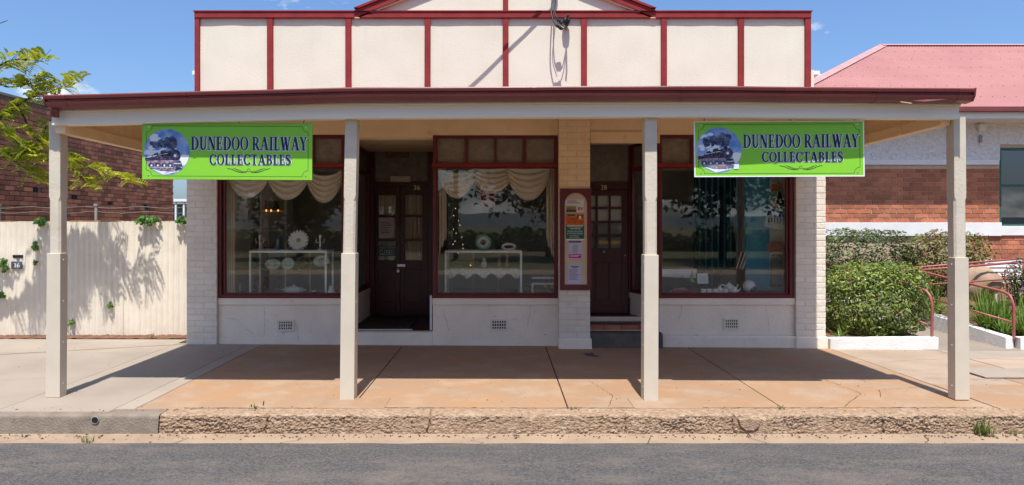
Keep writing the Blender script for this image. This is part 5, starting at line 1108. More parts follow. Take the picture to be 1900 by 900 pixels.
paper(1053.5, 1079, 491, 527, 'lilac', 'lowest typed lilac letter on the arched board', [(.2, .08, .8, .115, 'ink'), (.3, .14, .66, .165, 'ink')] + lines(9, .24, .82, 11, 'inkgrey', .08, .9), rot=1.5)
# papers on the doors
paper(703, 731, 405, 442, 'paper', 'handwritten paper notice behind the door glass of number 36', lines(5, .2, .8, 5, 'inkgrey'), Y=DY + .014, rot=-1)
cs = paper(702.5, 732.5, 456, 475, 'teals', 'blue closed sign hanging in the door of number 36', [], [('CLOSED', .5, .64, .86, .5, 'pwhite'), ("SORRY, WE'RE", .5, .2, .86, .2, 'pwhite')], name='closed_sign', Y=DY + .006)
pdl = thing('padlock', (PX(739, DY), DY - .02, PZ(501, DY)), 'small steel padlock on the double doors of number 36', 'padlock')
MB().box(-.02, .02, -.009, .009, -.035, .005).build('body', M['steel'], pdl, local=True, bevel=.004); MB().tube(smooth_path([(-.013, 0, 0), (-.013, 0, .02), (0, 0, .034), (.013, 0, .02), (.013, 0, 0)], 4), .003, 6).build('shackle', M['steel'], pdl, local=True, smooth=True)
dm = thing('door_mat', (PX(730, 10.2), 10.1, FZ), 'brown doormat in the entry of number 36', 'door mat')
MB().box(-.42, .30, -.55, .75, .0, .014).build('mat', M['matt'], dm, local=True, bevel=.004); MB().box(-.46, .36, -.66, -.60, .0, .008).build('metal_strip', M['alu'], dm, local=True)

# ------------------------------------------------------------------ overhead service cable, bracket and its looped leads
cab = thing('service_cable', (.68, PY - .03, 4.6), 'overhead power cable meeting the gable above the parapet rail', 'cable')
A0 = Vector((PX(1030, PY), PY - .06, PZ(-14, PY)))
MB().tube([A0 + Vector((-2.44, -1, .10 - .05 * d_ * 0)) * d_ + Vector((0, 0, -.012 * d_ * (4.2 - d_))) for d_ in [k * .3 for k in range(15)]], .014, 8).build('cable', M['wire'], cab, smooth=True)
MB().lathe([(.02, -.05), (.035, -.03), (.035, .03), (.02, .05)], tuple(A0 + Vector((0, .02, 0))), 12).build('anchor', M['wire'], cab)
bk = thing('service_bracket', (PX(1050, PY), PY - .03, PZ(45, PY)), 'black cable bracket and grey box fixed under the parapet top rail', 'bracket')
bx0, bz0 = PX(1050, PY), PZ(42, PY)
MB().lathe([(.02, 0), (.045, .01), (.05, .05), (.04, .09), (.015, .10)], (bx0, PY - .02, bz0), 14, axis='y').build('insulator', M['wire'], bk, smooth=True)
MB().box(bx0 - .018, bx0 + .018, PY - .05, PY + .01, bz0 - .09, bz0 - .01).build('box', M['grey'], bk, bevel=.004)
MB().tube([(bx0, PY - .02, bz0 + .03), (bx0 + .01, PY - .26, bz0 + .025), (bx0, PY - .30, bz0)], .012, 7).build('arm', M['wire'], bk)
ld = thing('cable_leads', (PX(1027, PY), PY - .1, PZ(20, PY)), 'loose black leads drooping from the cable down to the bracket', 'wire')
def pp_(px, py, d): Y = PY - d; return (PX(px, Y), Y, PZ(py, Y))
for pts, r_ in (([pp_(1026, -14, .08), pp_(1023, 15, .18), pp_(1024, 30, .24), pp_(1031, 46, .28), pp_(1040, 52, .27)], .009), ([pp_(1029, -14, .08), pp_(1029, 20, .18), pp_(1034, 34, .22), pp_(1042, 42, .2)], .009),
                ([pp_(1040, 53, .26), pp_(1048, 52, .2), pp_(1053, 46, .06)], .006), ([pp_(1040, 43, .2), pp_(1046, 50, .18), pp_(1054, 48, .06)], .006), ([pp_(1030, -14, .07), pp_(1031, 10, .1), pp_(1027, 26, .2), pp_(1036, 44, .24)], .005)):
    MB().tube(smooth_path(pts, 6), r_, 7).build('lead', M['wire'], ld, smooth=True)
for q in ((1034, 48, .28), (1038, 50.5, .275), (1041, 53, .26), (1037, 38, .21), (1041, 42, .2)):
    c = pp_(*q); mb = MB(); ellipsoid(mb, c, (.026, .026, .022), 8, 5); mb.build('clamp', M['wire'], ld)
# ------------------------------------------------------------------ things in the shop windows
def swag(mb, xa, xb, zt, y, drop, top=.03, nf=5):
    mb.grid(26, 30, lambda u, v: (lerp(xa, xb, u), y - .022 * math.sin(v * nf * 6.2832 + u * 1.1) * (.3 + 4 * u * (1 - u) * .7) - .04 * 4 * u * (1 - u) * v,
                                  zt - (top + (drop - top) * v) * (4 * u * (1 - u)) ** .8 - .10 * v * (1 - 4 * u * (1 - u)) + .0 * v))
def drape(mb, xa, xb, zt, zb, y, taper=0, n=5, slant=0):
    mb.grid(40, 12, lambda u, v: (lerp(xa, xb, u) + taper * (1 - v) * (u - .5), y + .018 * math.sin(u * n * 6.2832 + v * .6), lerp(zb + slant * u + .03 * math.sin(u * 19), zt, v)))
def curtain(label, loc, swags, drapes):
    root = thing('curtain', loc, label, 'curtain')
    for a in swags: mb = MB(); swag(mb, *a); mb.build('swag', M['curtain'], root, smooth=True)
    for a in drapes: mb = MB(); drape(mb, *a); mb.build('drape', M['curtain'], root, smooth=True)
CY_ = WY + .16; cx_ = lambda p: PX(p, CY_); cz_ = lambda p: PZ(p, CY_)
curtain('beige swagged curtain in the window with four hanging plates', (cx_(520), CY_, cz_(310)), [(cx_(420), cx_(502), cz_(309), CY_, .42), (cx_(492), cx_(576), cz_(309), CY_ + .02, .44), (cx_(566), cx_(640), cz_(309), CY_ - .01, .48, .12)], [(cx_(416), cx_(433), cz_(309), cz_(545), CY_ + .05, 0, 4)])
curtain('beige swagged curtain in the window with the lace-covered cabinet', (cx_(920), CY_, cz_(310)), [(cx_(813), cx_(883), cz_(309), CY_, .42, .08), (cx_(874), cx_(952), cz_(309), CY_ + .02, .36), (cx_(940), cx_(1020), cz_(309), CY_ - .01, .45)], [(cx_(811), cx_(828), cz_(309), cz_(478), CY_ + .05, .0, 3, .28), (cx_(1014), cx_(1031), cz_(309), cz_(445), CY_ + .04, 0, 3, -.30)])
curtain('beige curtain in the side window beside the doors of number 36', (RX0 - .12, 10, 2.2), [], [])
o = bpy.data.objects['curtain.002'] if 'curtain.002' in bpy.data.objects else None
mb = MB(); mb.grid(40, 12, lambda u, v: (RX0 - .12 + .02 * math.sin(u * 30), lerp(9.6, 10.7, u), lerp(.95 + .35 * u, Z(312), v))); mb.build('drape', M['curtain'], o, smooth=True)

def cabinet(px0, px1, py0, Yf, dep, label, shelf=True):
    x0, x1 = PX(px0, Yf), PX(px1, Yf); z1 = PZ(py0, Yf); z0 = .576; root = thing('display_cabinet', ((x0 + x1) / 2, Yf, z0), label, 'display cabinet'); t = .026
    for nm, b in (('front_post', (x0, x0 + t, Yf, Yf + t)), ('front_post', (x1 - t, x1, Yf, Yf + t)), ('rear_post', (x0, x0 + t, Yf + dep - t, Yf + dep)), ('rear_post', (x1 - t, x1, Yf + dep - t, Yf + dep))): MB().box(*b, z0, z1 - .03).build(nm, M['alu'], root, bevel=.003)
    for y_ in (Yf, Yf + dep - t): MB().box(x0, x1, y_, y_ + t, z1 - .03, z1).build('top_rail', M['alu'], root, bevel=.003)
    for xx in (x0, x1 - t): MB().box(xx, xx + t, Yf + t, Yf + dep - t, z1 - .03, z1 - .001).build('side_rail', M['alu'], root)
    MB().box(x0 + .003, x1 - .003, Yf + .003, Yf + dep - .003, z0, z0 + .02).build('base', M['iwall'], root)
    MB().box(x0 + t, x1 - t, Yf + t, Yf + dep - t, z1 - .012, z1 - .006).build('top_pane', M['cglass'], root); MB().box(x0 + t, x1 - t, Yf + .008, Yf + .012, z0 + .02, z1 - .03).build('front_pane', M['cglass'], root)
    if shelf: MB().box(x0 + t, x1 - t, Yf + t, Yf + dep - t, shelf, shelf + .006).build('glass_shelf', M['cglass'], root)
    for q in (.35, .68): xx = lerp(x0, x1, q); MB().box(xx, xx + .008, Yf + dep - .03, Yf + dep - .02, z0 + .02, z1 - .03).build('shelf_bracket', M['alu'], root)
    return x0, x1, z1
def plate(c, a, b, label, m='china', rim='gold', tilt=15, name='plate', cat='plate', face=True):
    root = thing(name, c, label, cat, rot=(R(-tilt), 0, 0)); k = b / a
    MB().lathe([(.001, .006), (a * .55, .004), (a * .62, .010), (a * .97, .022), (a, .020), (a * .6, .0), (.001, -.002)], (0, 0, 0), 28, axis='y', sy=k).build('dish', M[m], root, local=True, smooth=True)
    MB().lathe([(a * .94, .0225), (a * 1.0, .0235), (a * 1.0, .0205)], (0, 0, 0), 28, axis='y', sy=k, caps=False).build('rim', M[rim], root, local=True)
    if face:
        mb = MB(); rg = random.Random(int(a * 1000) + len(label))
        for i in range(5): th = rg.random() * 6.28; disc(mb, math.cos(th) * a * .3, math.sin(th) * b * .3, a * rg.uniform(.05, .1), -.009 - i * .0002, 8)
        mb.build('painted_flowers', M[rg.choice(['pink', 'teal', 'gold'])], root, local=True)
    return root
# window one: cabinet with oval plates
Y1 = 9.62; x0, x1, zt1 = cabinet(462, 606, 465, Y1, .42, 'white-framed glass cabinet holding four hanging oval plates', 1.0)
for px, py, a, b, m, lb_ in ((507, 491, 15, 10, 'china', 'oval cream plate hung first in the cabinet'), (535, 490, 12, 12, 'china', 'round blue-green flowered plate hung second in the cabinet'), (564, 489, 15, 13, 'brown', 'dark gilt-rimmed dish hung third in the cabinet'), (597, 485, 16, 10.5, 'china', 'white oval plate hung last in the cabinet')):
    Yp = Y1 + .22; plate((PX(px, Yp), Yp, PZ(py, Yp)), a * Yp / F, b * Yp / F, lb_, m, 'gold' if m != 'brown' else 'gold')
Yp = Y1 + .2; c = (PX(545, Yp), Yp, .597)
tu = thing('tureen', c, 'cream floral tureen on the floor of the plate cabinet', 'tureen'); MB().lathe([(.07, 0), (.10, .02), (.135, .05), (.14, .07), (.12, .09), (.06, .105), (.02, .112), (.018, .13), (.001, .135)], (0, 0, 0), 24, sy=.7).build('bowl', M['china'], tu, local=True, smooth=True); MB().box(-.17, .17, -.01, .01, .055, .07).build('handle', M['china'], tu, local=True, bevel=.006)
cu = thing('cup', (PX(582, Yp), Yp, .597), 'small white and blue cup beside the tureen', 'cup'); MB().lathe([(.02, 0), (.032, .01), (.036, .05), (.033, .05), (.028, .012), (.001, .01)], (0, 0, 0), 16).build('bowl', M['china'], cu, local=True, smooth=True); MB().lathe([(.0355, .02), (.0375, .03), (.0355, .04)], (0, 0, 0), 16).build('band', M['bluev'], cu, local=True)
dz = thing('doily_plate', (PX(553, 9.8), 9.8, zt1), 'scalloped lacy white plate standing on the plate cabinet', 'plate', rot=(R(-12), 0, 0)); mb = MB(); rr_ = .135
mb.lathe([(.001, .012), (.07, .01), (.11, .02), (.125, .018), (.07, 0), (.001, 0)], (0, 0, rr_), 32, axis='y')
for k in range(18): ellipsoid(mb, (math.cos(k * .349) * .125, -.012, rr_ + math.sin(k * .349) * .125), (.02, .012, .02), 8, 5)
mb.build('scallops', M['china'], dz, local=True, smooth=True); MB().lathe([(.001, .018), (.03, .016), (.034, .008)], (0, 0, rr_), 14, axis='y').build('medallion', M['gold'], dz, local=True)
def bottle(px, Y, z, prof, m, label, name, cat, sc=1): 
    root = thing(name, (PX(px, Y), Y, z), label, cat); MB().lathe([(r * sc, h * sc) for r, h in prof], (0, 0, 0), 16).build('body', M[m], root, local=True, smooth=True); MB().lathe([(prof[-1][0] * sc * .9, prof[-1][1] * sc - .002), (prof[-1][0] * sc * 1.25, prof[-1][1] * sc + .003), (prof[-1][0] * sc * 1.2, prof[-1][1] * sc + .008), (.001, prof[-1][1] * sc + .006)], (0, 0, 0), 14).build('lip', M[m], root, local=True, smooth=True)
VASE = [(.022, 0), (.024, .02), (.018, .07), (.013, .12), (.018, .17)]
JUG = [(.03, 0), (.05, .02), (.055, .06), (.04, .10), (.025, .13), (.03, .15)]
bottle(515, 9.75, zt1, VASE, 'bluev', 'slim blue glass vase on the plate cabinet', 'vase', 'vase', 1.0)
for px, lb_ in ((482, 'branched glass candlestick at the near end of the plate cabinet'), (594, 'branched glass candlestick behind the last plate')):
    root = thing('candlestick', (PX(px, 9.8), 9.8, zt1), lb_, 'candlestick'); MB().lathe([(.05, 0), (.045, .008), (.01, .02), (.014, .08), (.008, .1), (.012, .16), (.02, .2), (.016, .21)], (0, 0, 0), 14).build('stem', M['alu'], root, local=True, smooth=True)
    for s in (-1, 1): MB().tube(smooth_path([(0, 0, .11), (s * .04, 0, .10), (s * .055, 0, .13), (s * .055, 0, .16)], 4), .005, 6).build('branch', M['alu'], root, local=True, smooth=True)
# wall shelves behind window one
sh = thing('shelf_unit', (PX(490, 11), 11, 0), 'tall cream shelves of crockery at the back of the plate window', 'shelves')
sx0, sx1, sY = PX(438, 10.9), PX(528, 10.9), 10.9
MB().box(sx0 - .03, sx0, sY, sY + .35, 0, 2.6).build('side', M['iwall'], sh); MB().box(sx1, sx1 + .03, sY, sY + .35, 0, 2.6).build('side', M['iwall'], sh); MB().box(sx0, sx1, sY + .33, sY + .35, 0, 2.6).build('back', M['iwall'], sh); MB().box((sx0 + sx1) / 2 - .012, (sx0 + sx1) / 2 + .012, sY + .01, sY + .33, 0, 2.6).build('divider', M['iwall'], sh)
shz = [PZ(p, sY) for p in (392, 428, 463, 500, 537)]
for z in shz: MB().box(sx0, sx1, sY + .005, sY + .33, z - .012, z + .012).build('shelf', M['white'], sh)
rg = random.Random(11); kinds = [('brown jug', JUG, 'brown', 'jug'), ('white jug', JUG, 'china', 'jug'), ('teal vase', VASE, 'teal', 'vase'), ('amber bottle', VASE, 'gold', 'bottle'), ('black bottle', VASE, 'black', 'bottle'), ('red jar', JUG, 'redc', 'jar')]
ords = ['top', 'second', 'third', 'fourth', 'lowest']; posn = ['first', 'second', 'third', 'fourth']
for si, z in enumerate(shz):
    for k in range(4):
        nm, pf, m_, ct = kinds[(si * 3 + k * 2 + si // 2) % 6]
        bottle(lerp(448, 522, (k + .3 + rg.uniform(-.1, .1)) / 3.7), sY + .12, z + .0125, pf, m_, f'{nm} standing {posn[k]} along the {ords[si]} cream shelf', ct, ct, rg.uniform(.7, 1.05))
# window two
Y2 = 9.62; x0, x1, zt2_ = cabinet(825, 969, 465, Y2, .42, 'white-framed glass cabinet with a lace runner on its shelf', PZ(499, 9.7))
zsh = PZ(499, 9.7) + .006
ln_ = MB(); ln_.grid(90, 10, lambda u, v: (lerp(x0 + .03, x1 - .03, u), Y2 + .022 + .004 * math.sin(u * 60), zsh + .004 - (.10 + .035 * math.sin(u * 4.5 * 6.2832)) * (1 - v))); lo_ = thing('lace_runner', ((x0 + x1) / 2, Y2 + .1, zsh), 'scalloped white lace runner hanging from the cabinet shelf', 'lace runner'); ln_.build('hem', M['lace'], lo_, smooth=True)
MB().box(x0 + .03, x1 - .03, Y2 + .03, Y2 + .36, zsh + .001, zsh + .004).build('cloth', M['lace'], lo_)
ck = plate((PX(897, 9.8), 9.8, zt2_ + .105), .105, .105, 'round teal-rimmed plate with leaf sprig on the lace cabinet', 'china', 'teal', 10, face=False); MB().lathe([(.075, .02), (.105, .026), (.112, .012), (.1, .004)], (0, 0, 0), 28, axis='y', caps=False).build('teal_border', M['teal'], ck, local=True, smooth=True)
mb = MB()
for a_ in range(5): mb.tube([(0, -.024, -.04), (math.sin(a_ * .5 - 1) * .05, -.024, -.04 + math.cos(a_ * .5 - 1) * .08)], [.003, .006], 6)
mb.build('leaf_sprig', M['brown'], ck, local=True)
rd = thing('ring_dish', (PX(944, 9.75), 9.75, zt2_), 'cream oval ring-shaped dish on the lace cabinet', 'dish', rot=(R(20), 0, 0)); mb = MB(); mb.tube([(.085 * math.cos(k * .2618), .0, .05 + .042 * math.sin(k * .2618)) for k in range(25)], .019, 10); mb.build('ring', M['china'], rd, local=True, smooth=True); MB().box(-.07, .12, -.03, .03, 0, .008).build('foot', M['china'], rd, local=True, bevel=.003)
for px, m_, nm, sc, pf, lb_ in ((849, 'china', 'saucer', .9, [(.02, 0), (.06, .006), (.085, .016), (.08, .018), (.02, .006)], 'flat cream saucer on the lace runner'), (874, 'gold', 'trinket_pot', .55, JUG, 'tiny gilt pot on the lace runner'), (898, 'china', 'shell_dish', .8, JUG, 'cream shell-shaped pot mid lace runner'), (927, 'pink', 'figurine', .9, VASE, 'smaller pink figurine on the lace runner'), (941, 'pink', 'figurine', 1.2, VASE, 'taller pink figurine on the lace runner')):
    bottle(px, 9.8, zsh + .005, pf, m_, lb_, nm, nm.replace('_', ' '), sc)
bx = props(MB().box(PX(936, 9.75), PX(960, 9.75), 9.72, 9.86, .597, .66).build('wooden_box', M['brown'], bevel=.006), 'small brown wooden box at the cabinet foot', 'box')
fl = thing('pennant', (PX(903, 9.9), 9.9, PZ(383, 9.9)), 'dark red pennant hanging behind the middle curtain', 'pennant')
MB().grid(12, 10, lambda u, v: (PX(lerp(889, 917, u), 9.9), 9.9 + .01 * math.sin(u * 7), lerp(PZ(382 - 3 * math.sin(u * 6), 9.9), PZ(330, 9.9), v))).build('cloth', M['redc'], fl, smooth=True)
for k, z in enumerate((367, 374)): MB().box(PX(898 - k * 3, 9.9), PX(911, 9.9), 9.884, 9.887, PZ(z + 1, 9.9), PZ(z - 1, 9.9)).build('printed_line', M['pwhite'], fl)
ts = thing('toy_glider', (PX(1010, 9.7), 9.7, .576), 'white-winged toy biplane at the corner of the middle window', 'toy plane')
for z in (515, 526): MB().box(PX(987, 9.7), PX(1029, 9.7), 9.62, 9.74, PZ(z + 1.5, 9.7), PZ(z - 1.5, 9.7)).build('wing', M['white'], ts, bevel=.004)
MB().tube([(PX(1026, 9.72), 9.72, .60), (PX(1021, 9.72), 9.72, .70), (PX(1025, 9.72), 9.72, .86)], [.02, .035, .012], 10).build('fuselage', M['black'], ts, smooth=True)
for px in (1012, 1024): MB().lathe([(.001, .012), (.022, .01), (.022, -.01), (.001, -.012)], (PX(px, 9.66), 9.66, PZ(531, 9.66)), 14, axis='y').build('wheel', M['gold'], ts)
# window three
bp = thing('blue_panel', (PX(1400, 10.2), 10.2, 0), 'tall bright blue panel behind the hanging bag', 'panel')
MB().box(PX(1389, 10.2), PX(1432, 10.2), 10.2, 10.25, .576, PZ(322, 10.2)).build('board', M['bluep'], bp); MB().box(PX(1384, 10.2), PX(1389, 10.2), 10.18, 10.26, .576, PZ(322, 10.2)).build('edge', M['bluep'], bp)
for k in range(8): MB().box(PX(1297 + k * 11.5, 11.6), PX(1299 + k * 11.5, 11.6), 11.58, 11.62, .0, 2.4).build('lattice_bar', M['bluep'], bp)
MB().box(PX(1290, 11.6), PX(1395, 11.6), 11.63, 11.68, 0, 2.5).build('rear_board', mat('dark_blue', (.02, .07, .1), rough=.7), bp)
sp_ = MB().box(PX(1430, 10.05), PX(1464, 10.05), 10.05, 10.1, .576, 2.3).build('display_screen', mat('grey_screen', (.80, .77, .73), (.72, .69, .65), 3, .9)); props(sp_, 'pale grey screen at the window edge behind the bag', 'screen')
bg_ = thing('printed_bag', (PX(1440, 9.95), 9.95, PZ(395, 9.95)), 'colourful printed apron with orange top hanging in the toys window', 'apron')
s = 9.95 / F
MB().prism_xz([(x * s, z * s) for x, z in ((-8, 38), (2, 38), (8, 20), (12, -5), (14, -28), (10, -30), (-12, -27), (-22, -24), (-17, -2), (-11, 16))], 0, .03).build('cloth', M['cloth'], bg_, local=True, bevel=.006)
MB().prism_xz([(x * s, z * s) for x, z in ((-7, 54), (3, 56), (7, 50), (5, 42), (-6, 41))], -.02, .04).build('top', M['orange'], bg_, local=True, bevel=.008)
MB().prism_xz([(x * s, z * s) for x, z in ((-9, 40), (4, 42), (-4, 22), (-15, 16))], -.008, -.001).build('teal_patch', M['teal'], bg_, local=True)
MB().prism_xz([(x * s, z * s) for x, z in ((4, 42), (8, 38), (14, 22), (14, 8), (0, 18))], -.009, -.001).build('black_patch', M['black'], bg_, local=True)
MB().prism_xz([(x * s, z * s) for x, z in ((-15, 12), (10, 14), (13, -8), (-17, -6))], -.010, -.001).build('blue_patch', M['bluev'], bg_, local=True)
rg = random.Random(2)
for k in range(12):
    x, z = rg.uniform(-12, 9), rg.uniform(-5, 11); MB().box((x - 2.2) * s, (x + 2.2) * s, -.014 - k * .0003, -.010, (z - 1.8) * s, (z + 1.8) * s).build('printed_patch', M[rg.choice(['yellow', 'redc', 'yellow', 'tgreen', 'pwhite'])], bg_, local=True)
for k in range(5): MB().box((-15 + k * 5.5) * s, (-13 + k * 5.5) * s, -.006, -.001, -18 * s, -9 * s).build('dark_patch', M['ink'], bg_, local=True)
pc = thing('plush_outfit', (PX(1439, 9.9), 9.9, PZ(495, 9.9)), 'pink plush toy above striped grey trousers hung by the screen', 'plush toy'); s = 9.9 / F
mb = MB(); ellipsoid(mb, (0, 0, 38 * s), (13 * s, .05, 10 * s), 16, 10); ellipsoid(mb, (-11 * s, -.02, 36 * s), (7 * s, .035, 9 * s), 12, 8); ellipsoid(mb, (11 * s, -.0, 35 * s), (6 * s, .03, 9 * s), 12, 8); ellipsoid(mb, (3 * s, -.01, 26 * s), (7 * s, .03, 6 * s), 12, 8); mb.build('plush', M['pink'], pc, local=True, smooth=True)
mb = MB(); mb.grid(24, 14, lambda u, v: ((math.cos(u * 6.2832) * lerp(11, 9, v) * (1 + .15 * math.sin(v * 3.14)) + lerp(1, 2, v)) * s, math.sin(u * 6.2832) * .05 - .0 + .006 * math.sin(u * 40), lerp(-33, 22, v) * s)); mb.build('trousers', M['denim'], pc, local=True, smooth=True)
for sx in (-6, 6): MB().box((sx - 4) * s, (sx + 4) * s, -.06, .02, -37 * s, -32 * s).build('shoe', M['black'], pc, local=True, bevel=.006)
PL = .631; Yt = 9.55
MUG = [(.030, 0), (.034, .005), (.034, .066), (.030, .066), (.029, .01), (.001, .008)]
for k, px in enumerate((1305, 1316, 1327, 1346)):
    root = thing('mug', (PX(px, Yt + .02 * (k % 2)), Yt + .02 * (k % 2), PL), ['white mug nearest the picture frame', 'white mug second from the picture frame', 'white mug beside the lidded sugar bowl', 'white mug in front of the teapots'][k], 'mug', 'white mugs in the toys window'); MB().lathe([(r * 1.05, z * .95) for r, z in MUG], (0, 0, 0), 18).build('body', M['china'], root, local=True, smooth=True)
    MB().tube(smooth_path([(.034, 0, .055), (.055, 0, .05), (.055, 0, .025), (.034, 0, .015)], 4), .004, 6).build('handle', M['china'], root, local=True, smooth=True)
POT = [(.04, 0), (.06, .015), (.07, .05), (.055, .085), (.035, .098), (.03, .105), (.012, .112), (.012, .122), (.001, .128)]
for px, y_, sc, lb_ in ((1353, 9.72, 1.1, 'larger white teapot behind the mugs'), (1362, 9.55, .8, 'smaller white teapot at the end of the mugs')):
    root = thing('teapot', (PX(px, y_), y_, PL), lb_, 'teapot'); MB().lathe([(r * sc, z * sc) for r, z in POT], (0, 0, 0), 20).build('body', M['china'], root, local=True, smooth=True); MB().tube(smooth_path([(.06 * sc, 0, .04 * sc), (.09 * sc, 0, .06 * sc), (.11 * sc, 0, .1 * sc)], 4), [.016 * sc] * 5 + [.009 * sc] * 4, 8).build('spout', M['china'], root, local=True, smooth=True); MB().tube(smooth_path([(-.05 * sc, 0, .09 * sc), (-.1 * sc, 0, .09 * sc), (-.1 * sc, 0, .04 * sc), (-.06 * sc, 0, .03 * sc)], 4), .007 * sc, 7).build('handle', M['china'], root, local=True, smooth=True)
bottle(1335, 9.6, PL, [(.03, 0), (.045, .02), (.045, .05), (.03, .075), (.012, .085), (.012, .095)], 'china', 'lidded white sugar bowl between mugs and teapots', 'sugar_bowl', 'sugar bowl')
ct = thing('christmas_tree', (PX(1284, 9.6), 9.6, PZ(523, 9.6)), 'little green felt Christmas tree ornament with orange star', 'ornament'); s = 9.6 / F
for k in range(4): MB().lathe([((6.2 - k * 1.2) * s, 0), (.8 * s, 6 * s)], (0, 0, k * 5 * s), 8, sy=.6).build('tier', M['tgreen'], ct, local=True)
mb = MB(); mb.prism_xz([((3.0 if k % 2 == 0 else 1.4) * s * math.sin(k * .6283), 26 * s + (3.0 if k % 2 == 0 else 1.4) * s * math.cos(k * .6283)) for k in range(10)], -.006, .006); mb.build('star', M['orange'], ct, local=True)
MB().box(-1 * s, 1 * s, -.01, .01, -6 * s, 0).build('trunk', M['brown'], ct, local=True)
pf = thing('picture_frame', (PX(1304, 9.68), 9.68, PZ(528, 9.68)), 'small framed picture with white mount among the mugs', 'picture frame', rot=(R(-8), 0, R(3))); s = 9.68 / F
rframe(MB(), -12 * s, 12 * s, 0, 22 * s, 1.6 * s, -.012, .012).build('frame', M['brown'], pf, local=True, bevel=.002); MB().box(-10.5 * s, 10.5 * s, -.004, .004, 1.5 * s, 20.5 * s).build('mount', M['pwhite'], pf, local=True); MB().box(-6 * s, 6 * s, -.0075, -.0045, 4.5 * s, 17 * s).build('print', M['blind'], pf, local=True)
tb_ = thing('side_table', (PX(1258, 10.1), 10.1, 0), 'table under a white cloth at the back of the toys window', 'table'); ty = 9.95; tz = PZ(499, ty)
MB().box(PX(1200, ty), PX(1292, ty), ty, ty + .5, tz - .02, tz).build('top', M['cloth'], tb_); MB().grid(40, 6, lambda u, v: (PX(lerp(1200, 1293, u), ty), ty - .006 + .01 * math.sin(u * 40) * (1 - v), lerp(PZ(513, ty) - .02 * u, tz, v))).build('cloth_drop', M['cloth'], tb_, smooth=True)
for px in (1215, 1285): MB().box(PX(px, ty), PX(px, ty) + .04, ty + .05, ty + .09, .576, tz - .02).build('leg', M['brown'], tb_)
cl = MB(); cl.grid(40, 24, lambda u, v: (PX(lerp(1235, 1295, u), 9.5) , lerp(9.42, 9.62, v), PL + .002 + .10 * math.sin(u * 3.14) * math.sin(v * 3.14) * (.7 + .5 * mnoise.noise((u * 6, v * 4, 1))))); props(cl.build('blanket_heap', mat('patterned_blanket', (.28, .16, .13), (.34, .32, .28), 22, .95, .6, 60), smooth=True), 'rumpled patterned blanket heaped on the window shelf', 'blanket')
sc_ = MB(); sc_.grid(30, 4, lambda u, v: (PX(lerp(1246, 1296, u), 9.43), 9.40 + .04 * v, PL + .022 + .03 * math.sin(u * 5 + .5) * .5 + .03 * u + .02 * v)); props(sc_.build('red_scarf', M['redc'], smooth=True), 'bright red folded scarf on the patterned blanket', 'scarf')
hm = thing('animal_mask', (PX(1390, 9.65), 9.65, PL), 'white and brown moulded helmet beside the teapots', 'helmet'); mb = MB(); ellipsoid(mb, (0, 0, .09), (.085, .09, .085), 18, 10); mb.build('shell', M['china'], hm, local=True, smooth=True); mb = MB(); ellipsoid(mb, (.03, -.045, .06), (.055, .05, .05), 14, 8); mb.build('visor', M['brown'], hm, local=True, smooth=True); MB().lathe([(.06, 0), (.075, .01), (.075, .02)], (0, 0, 0), 16).build('base', M['black'], hm, local=True)
for k, (m_, lb_) in enumerate((('brown', 'brown book leaning nearest the lattice'), ('redc', 'red book leaning in the middle of three'), ('cloth', 'pale book leaning against the blue panel'))):
    b = thing('leaning_book', (PX(1366 + k * 6, 10.2), 10.2, PZ(499, 10.2)), lb_, 'book', rot=(0, R(18 + k * 2), 0)); MB().box(-.012, .012, 0, .16, 0, .25).build('cover', M[m_], b, local=True, bevel=.002); MB().box(-.009, .009, -.002, .15, .004, .252).build('pages', M['pwhite'], b, local=True)
bs = props(MB().box(PX(1335, 10.2), PX(1383, 10.2), 10.16, 10.5, .576, PZ(499.5, 10.2)).build('black_stool', M['black'], bevel=.02), 'low black stool under the leaning books', 'stool')
MB().box(PX(1384, 10.1), PX(1432, 10.1), 10.1, 10.14, .58, PZ(503, 10.1)).build('low_board', M['bluep'], bp)
gp_ = props(MB().tube([(PX(1460, 9.6), 9.6, PL), (PX(1466, 9.62), 9.62, PL + .28)], .006, 6).build('red_stick', M['redc']), 'thin red stick leaning in the window corner', 'stick')

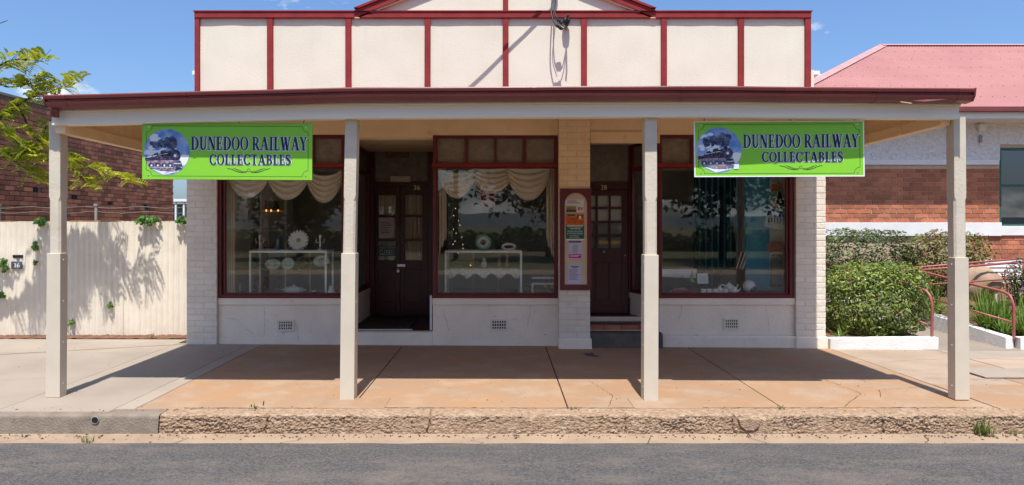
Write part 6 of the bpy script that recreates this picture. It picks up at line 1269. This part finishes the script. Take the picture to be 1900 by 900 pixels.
# small glowing bulbs added inside the windows: amber shelf lamps, a string of fairy lights, one amber tea light
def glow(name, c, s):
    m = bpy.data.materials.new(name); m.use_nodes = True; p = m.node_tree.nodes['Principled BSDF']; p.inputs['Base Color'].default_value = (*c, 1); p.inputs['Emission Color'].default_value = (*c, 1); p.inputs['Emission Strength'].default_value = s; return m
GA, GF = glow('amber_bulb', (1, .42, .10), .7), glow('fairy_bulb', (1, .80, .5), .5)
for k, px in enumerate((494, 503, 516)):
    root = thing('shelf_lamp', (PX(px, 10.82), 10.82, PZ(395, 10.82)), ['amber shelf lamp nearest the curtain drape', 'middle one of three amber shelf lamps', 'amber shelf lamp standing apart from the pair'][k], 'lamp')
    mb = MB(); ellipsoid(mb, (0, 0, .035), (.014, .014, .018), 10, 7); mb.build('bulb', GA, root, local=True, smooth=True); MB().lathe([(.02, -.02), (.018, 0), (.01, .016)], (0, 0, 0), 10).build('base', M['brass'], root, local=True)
MB().box(PX(484, 10.8), PX(526, 10.8), 10.78, 10.9, PZ(397, 10.82) - .012, PZ(397, 10.82) - .003).build('lamp_shelf', M['white'], sh)
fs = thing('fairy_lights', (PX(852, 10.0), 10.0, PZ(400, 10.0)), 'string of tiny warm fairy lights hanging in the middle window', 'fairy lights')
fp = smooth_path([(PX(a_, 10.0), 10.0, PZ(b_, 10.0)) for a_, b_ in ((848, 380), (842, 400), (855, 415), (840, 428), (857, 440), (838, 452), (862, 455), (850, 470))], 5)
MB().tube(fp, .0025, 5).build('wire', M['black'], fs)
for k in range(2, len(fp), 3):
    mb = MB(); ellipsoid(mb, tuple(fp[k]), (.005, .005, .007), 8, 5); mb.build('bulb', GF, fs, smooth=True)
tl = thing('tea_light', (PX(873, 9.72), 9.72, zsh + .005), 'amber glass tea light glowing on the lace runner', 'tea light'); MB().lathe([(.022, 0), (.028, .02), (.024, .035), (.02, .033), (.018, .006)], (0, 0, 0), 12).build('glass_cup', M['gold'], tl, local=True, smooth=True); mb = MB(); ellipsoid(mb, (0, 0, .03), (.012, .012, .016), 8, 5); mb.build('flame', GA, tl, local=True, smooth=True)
# more stock on the window floors
rg = random.Random(21)
for k, (px, m_, pf_, lb_) in enumerate(((430, 'china', JUG, 'white jug low beside the long drape'), (445, 'teal', VASE, 'teal vase low beside the white jug'), (615, 'china', JUG, 'white jug past the end of the plate cabinet'), (625, 'redc', VASE, 'red vase past the end of the plate cabinet'), (978, 'brown', JUG, 'brown jug between lace cabinet and toy biplane'), (988, 'china', VASE, 'white vase just left of the toy biplane'))):
    bottle(px, 9.6 + .03 * (k % 2), .577, pf_, m_, lb_, 'jug' if pf_ is JUG else 'vase', 'jug' if pf_ is JUG else 'vase', 1.0)
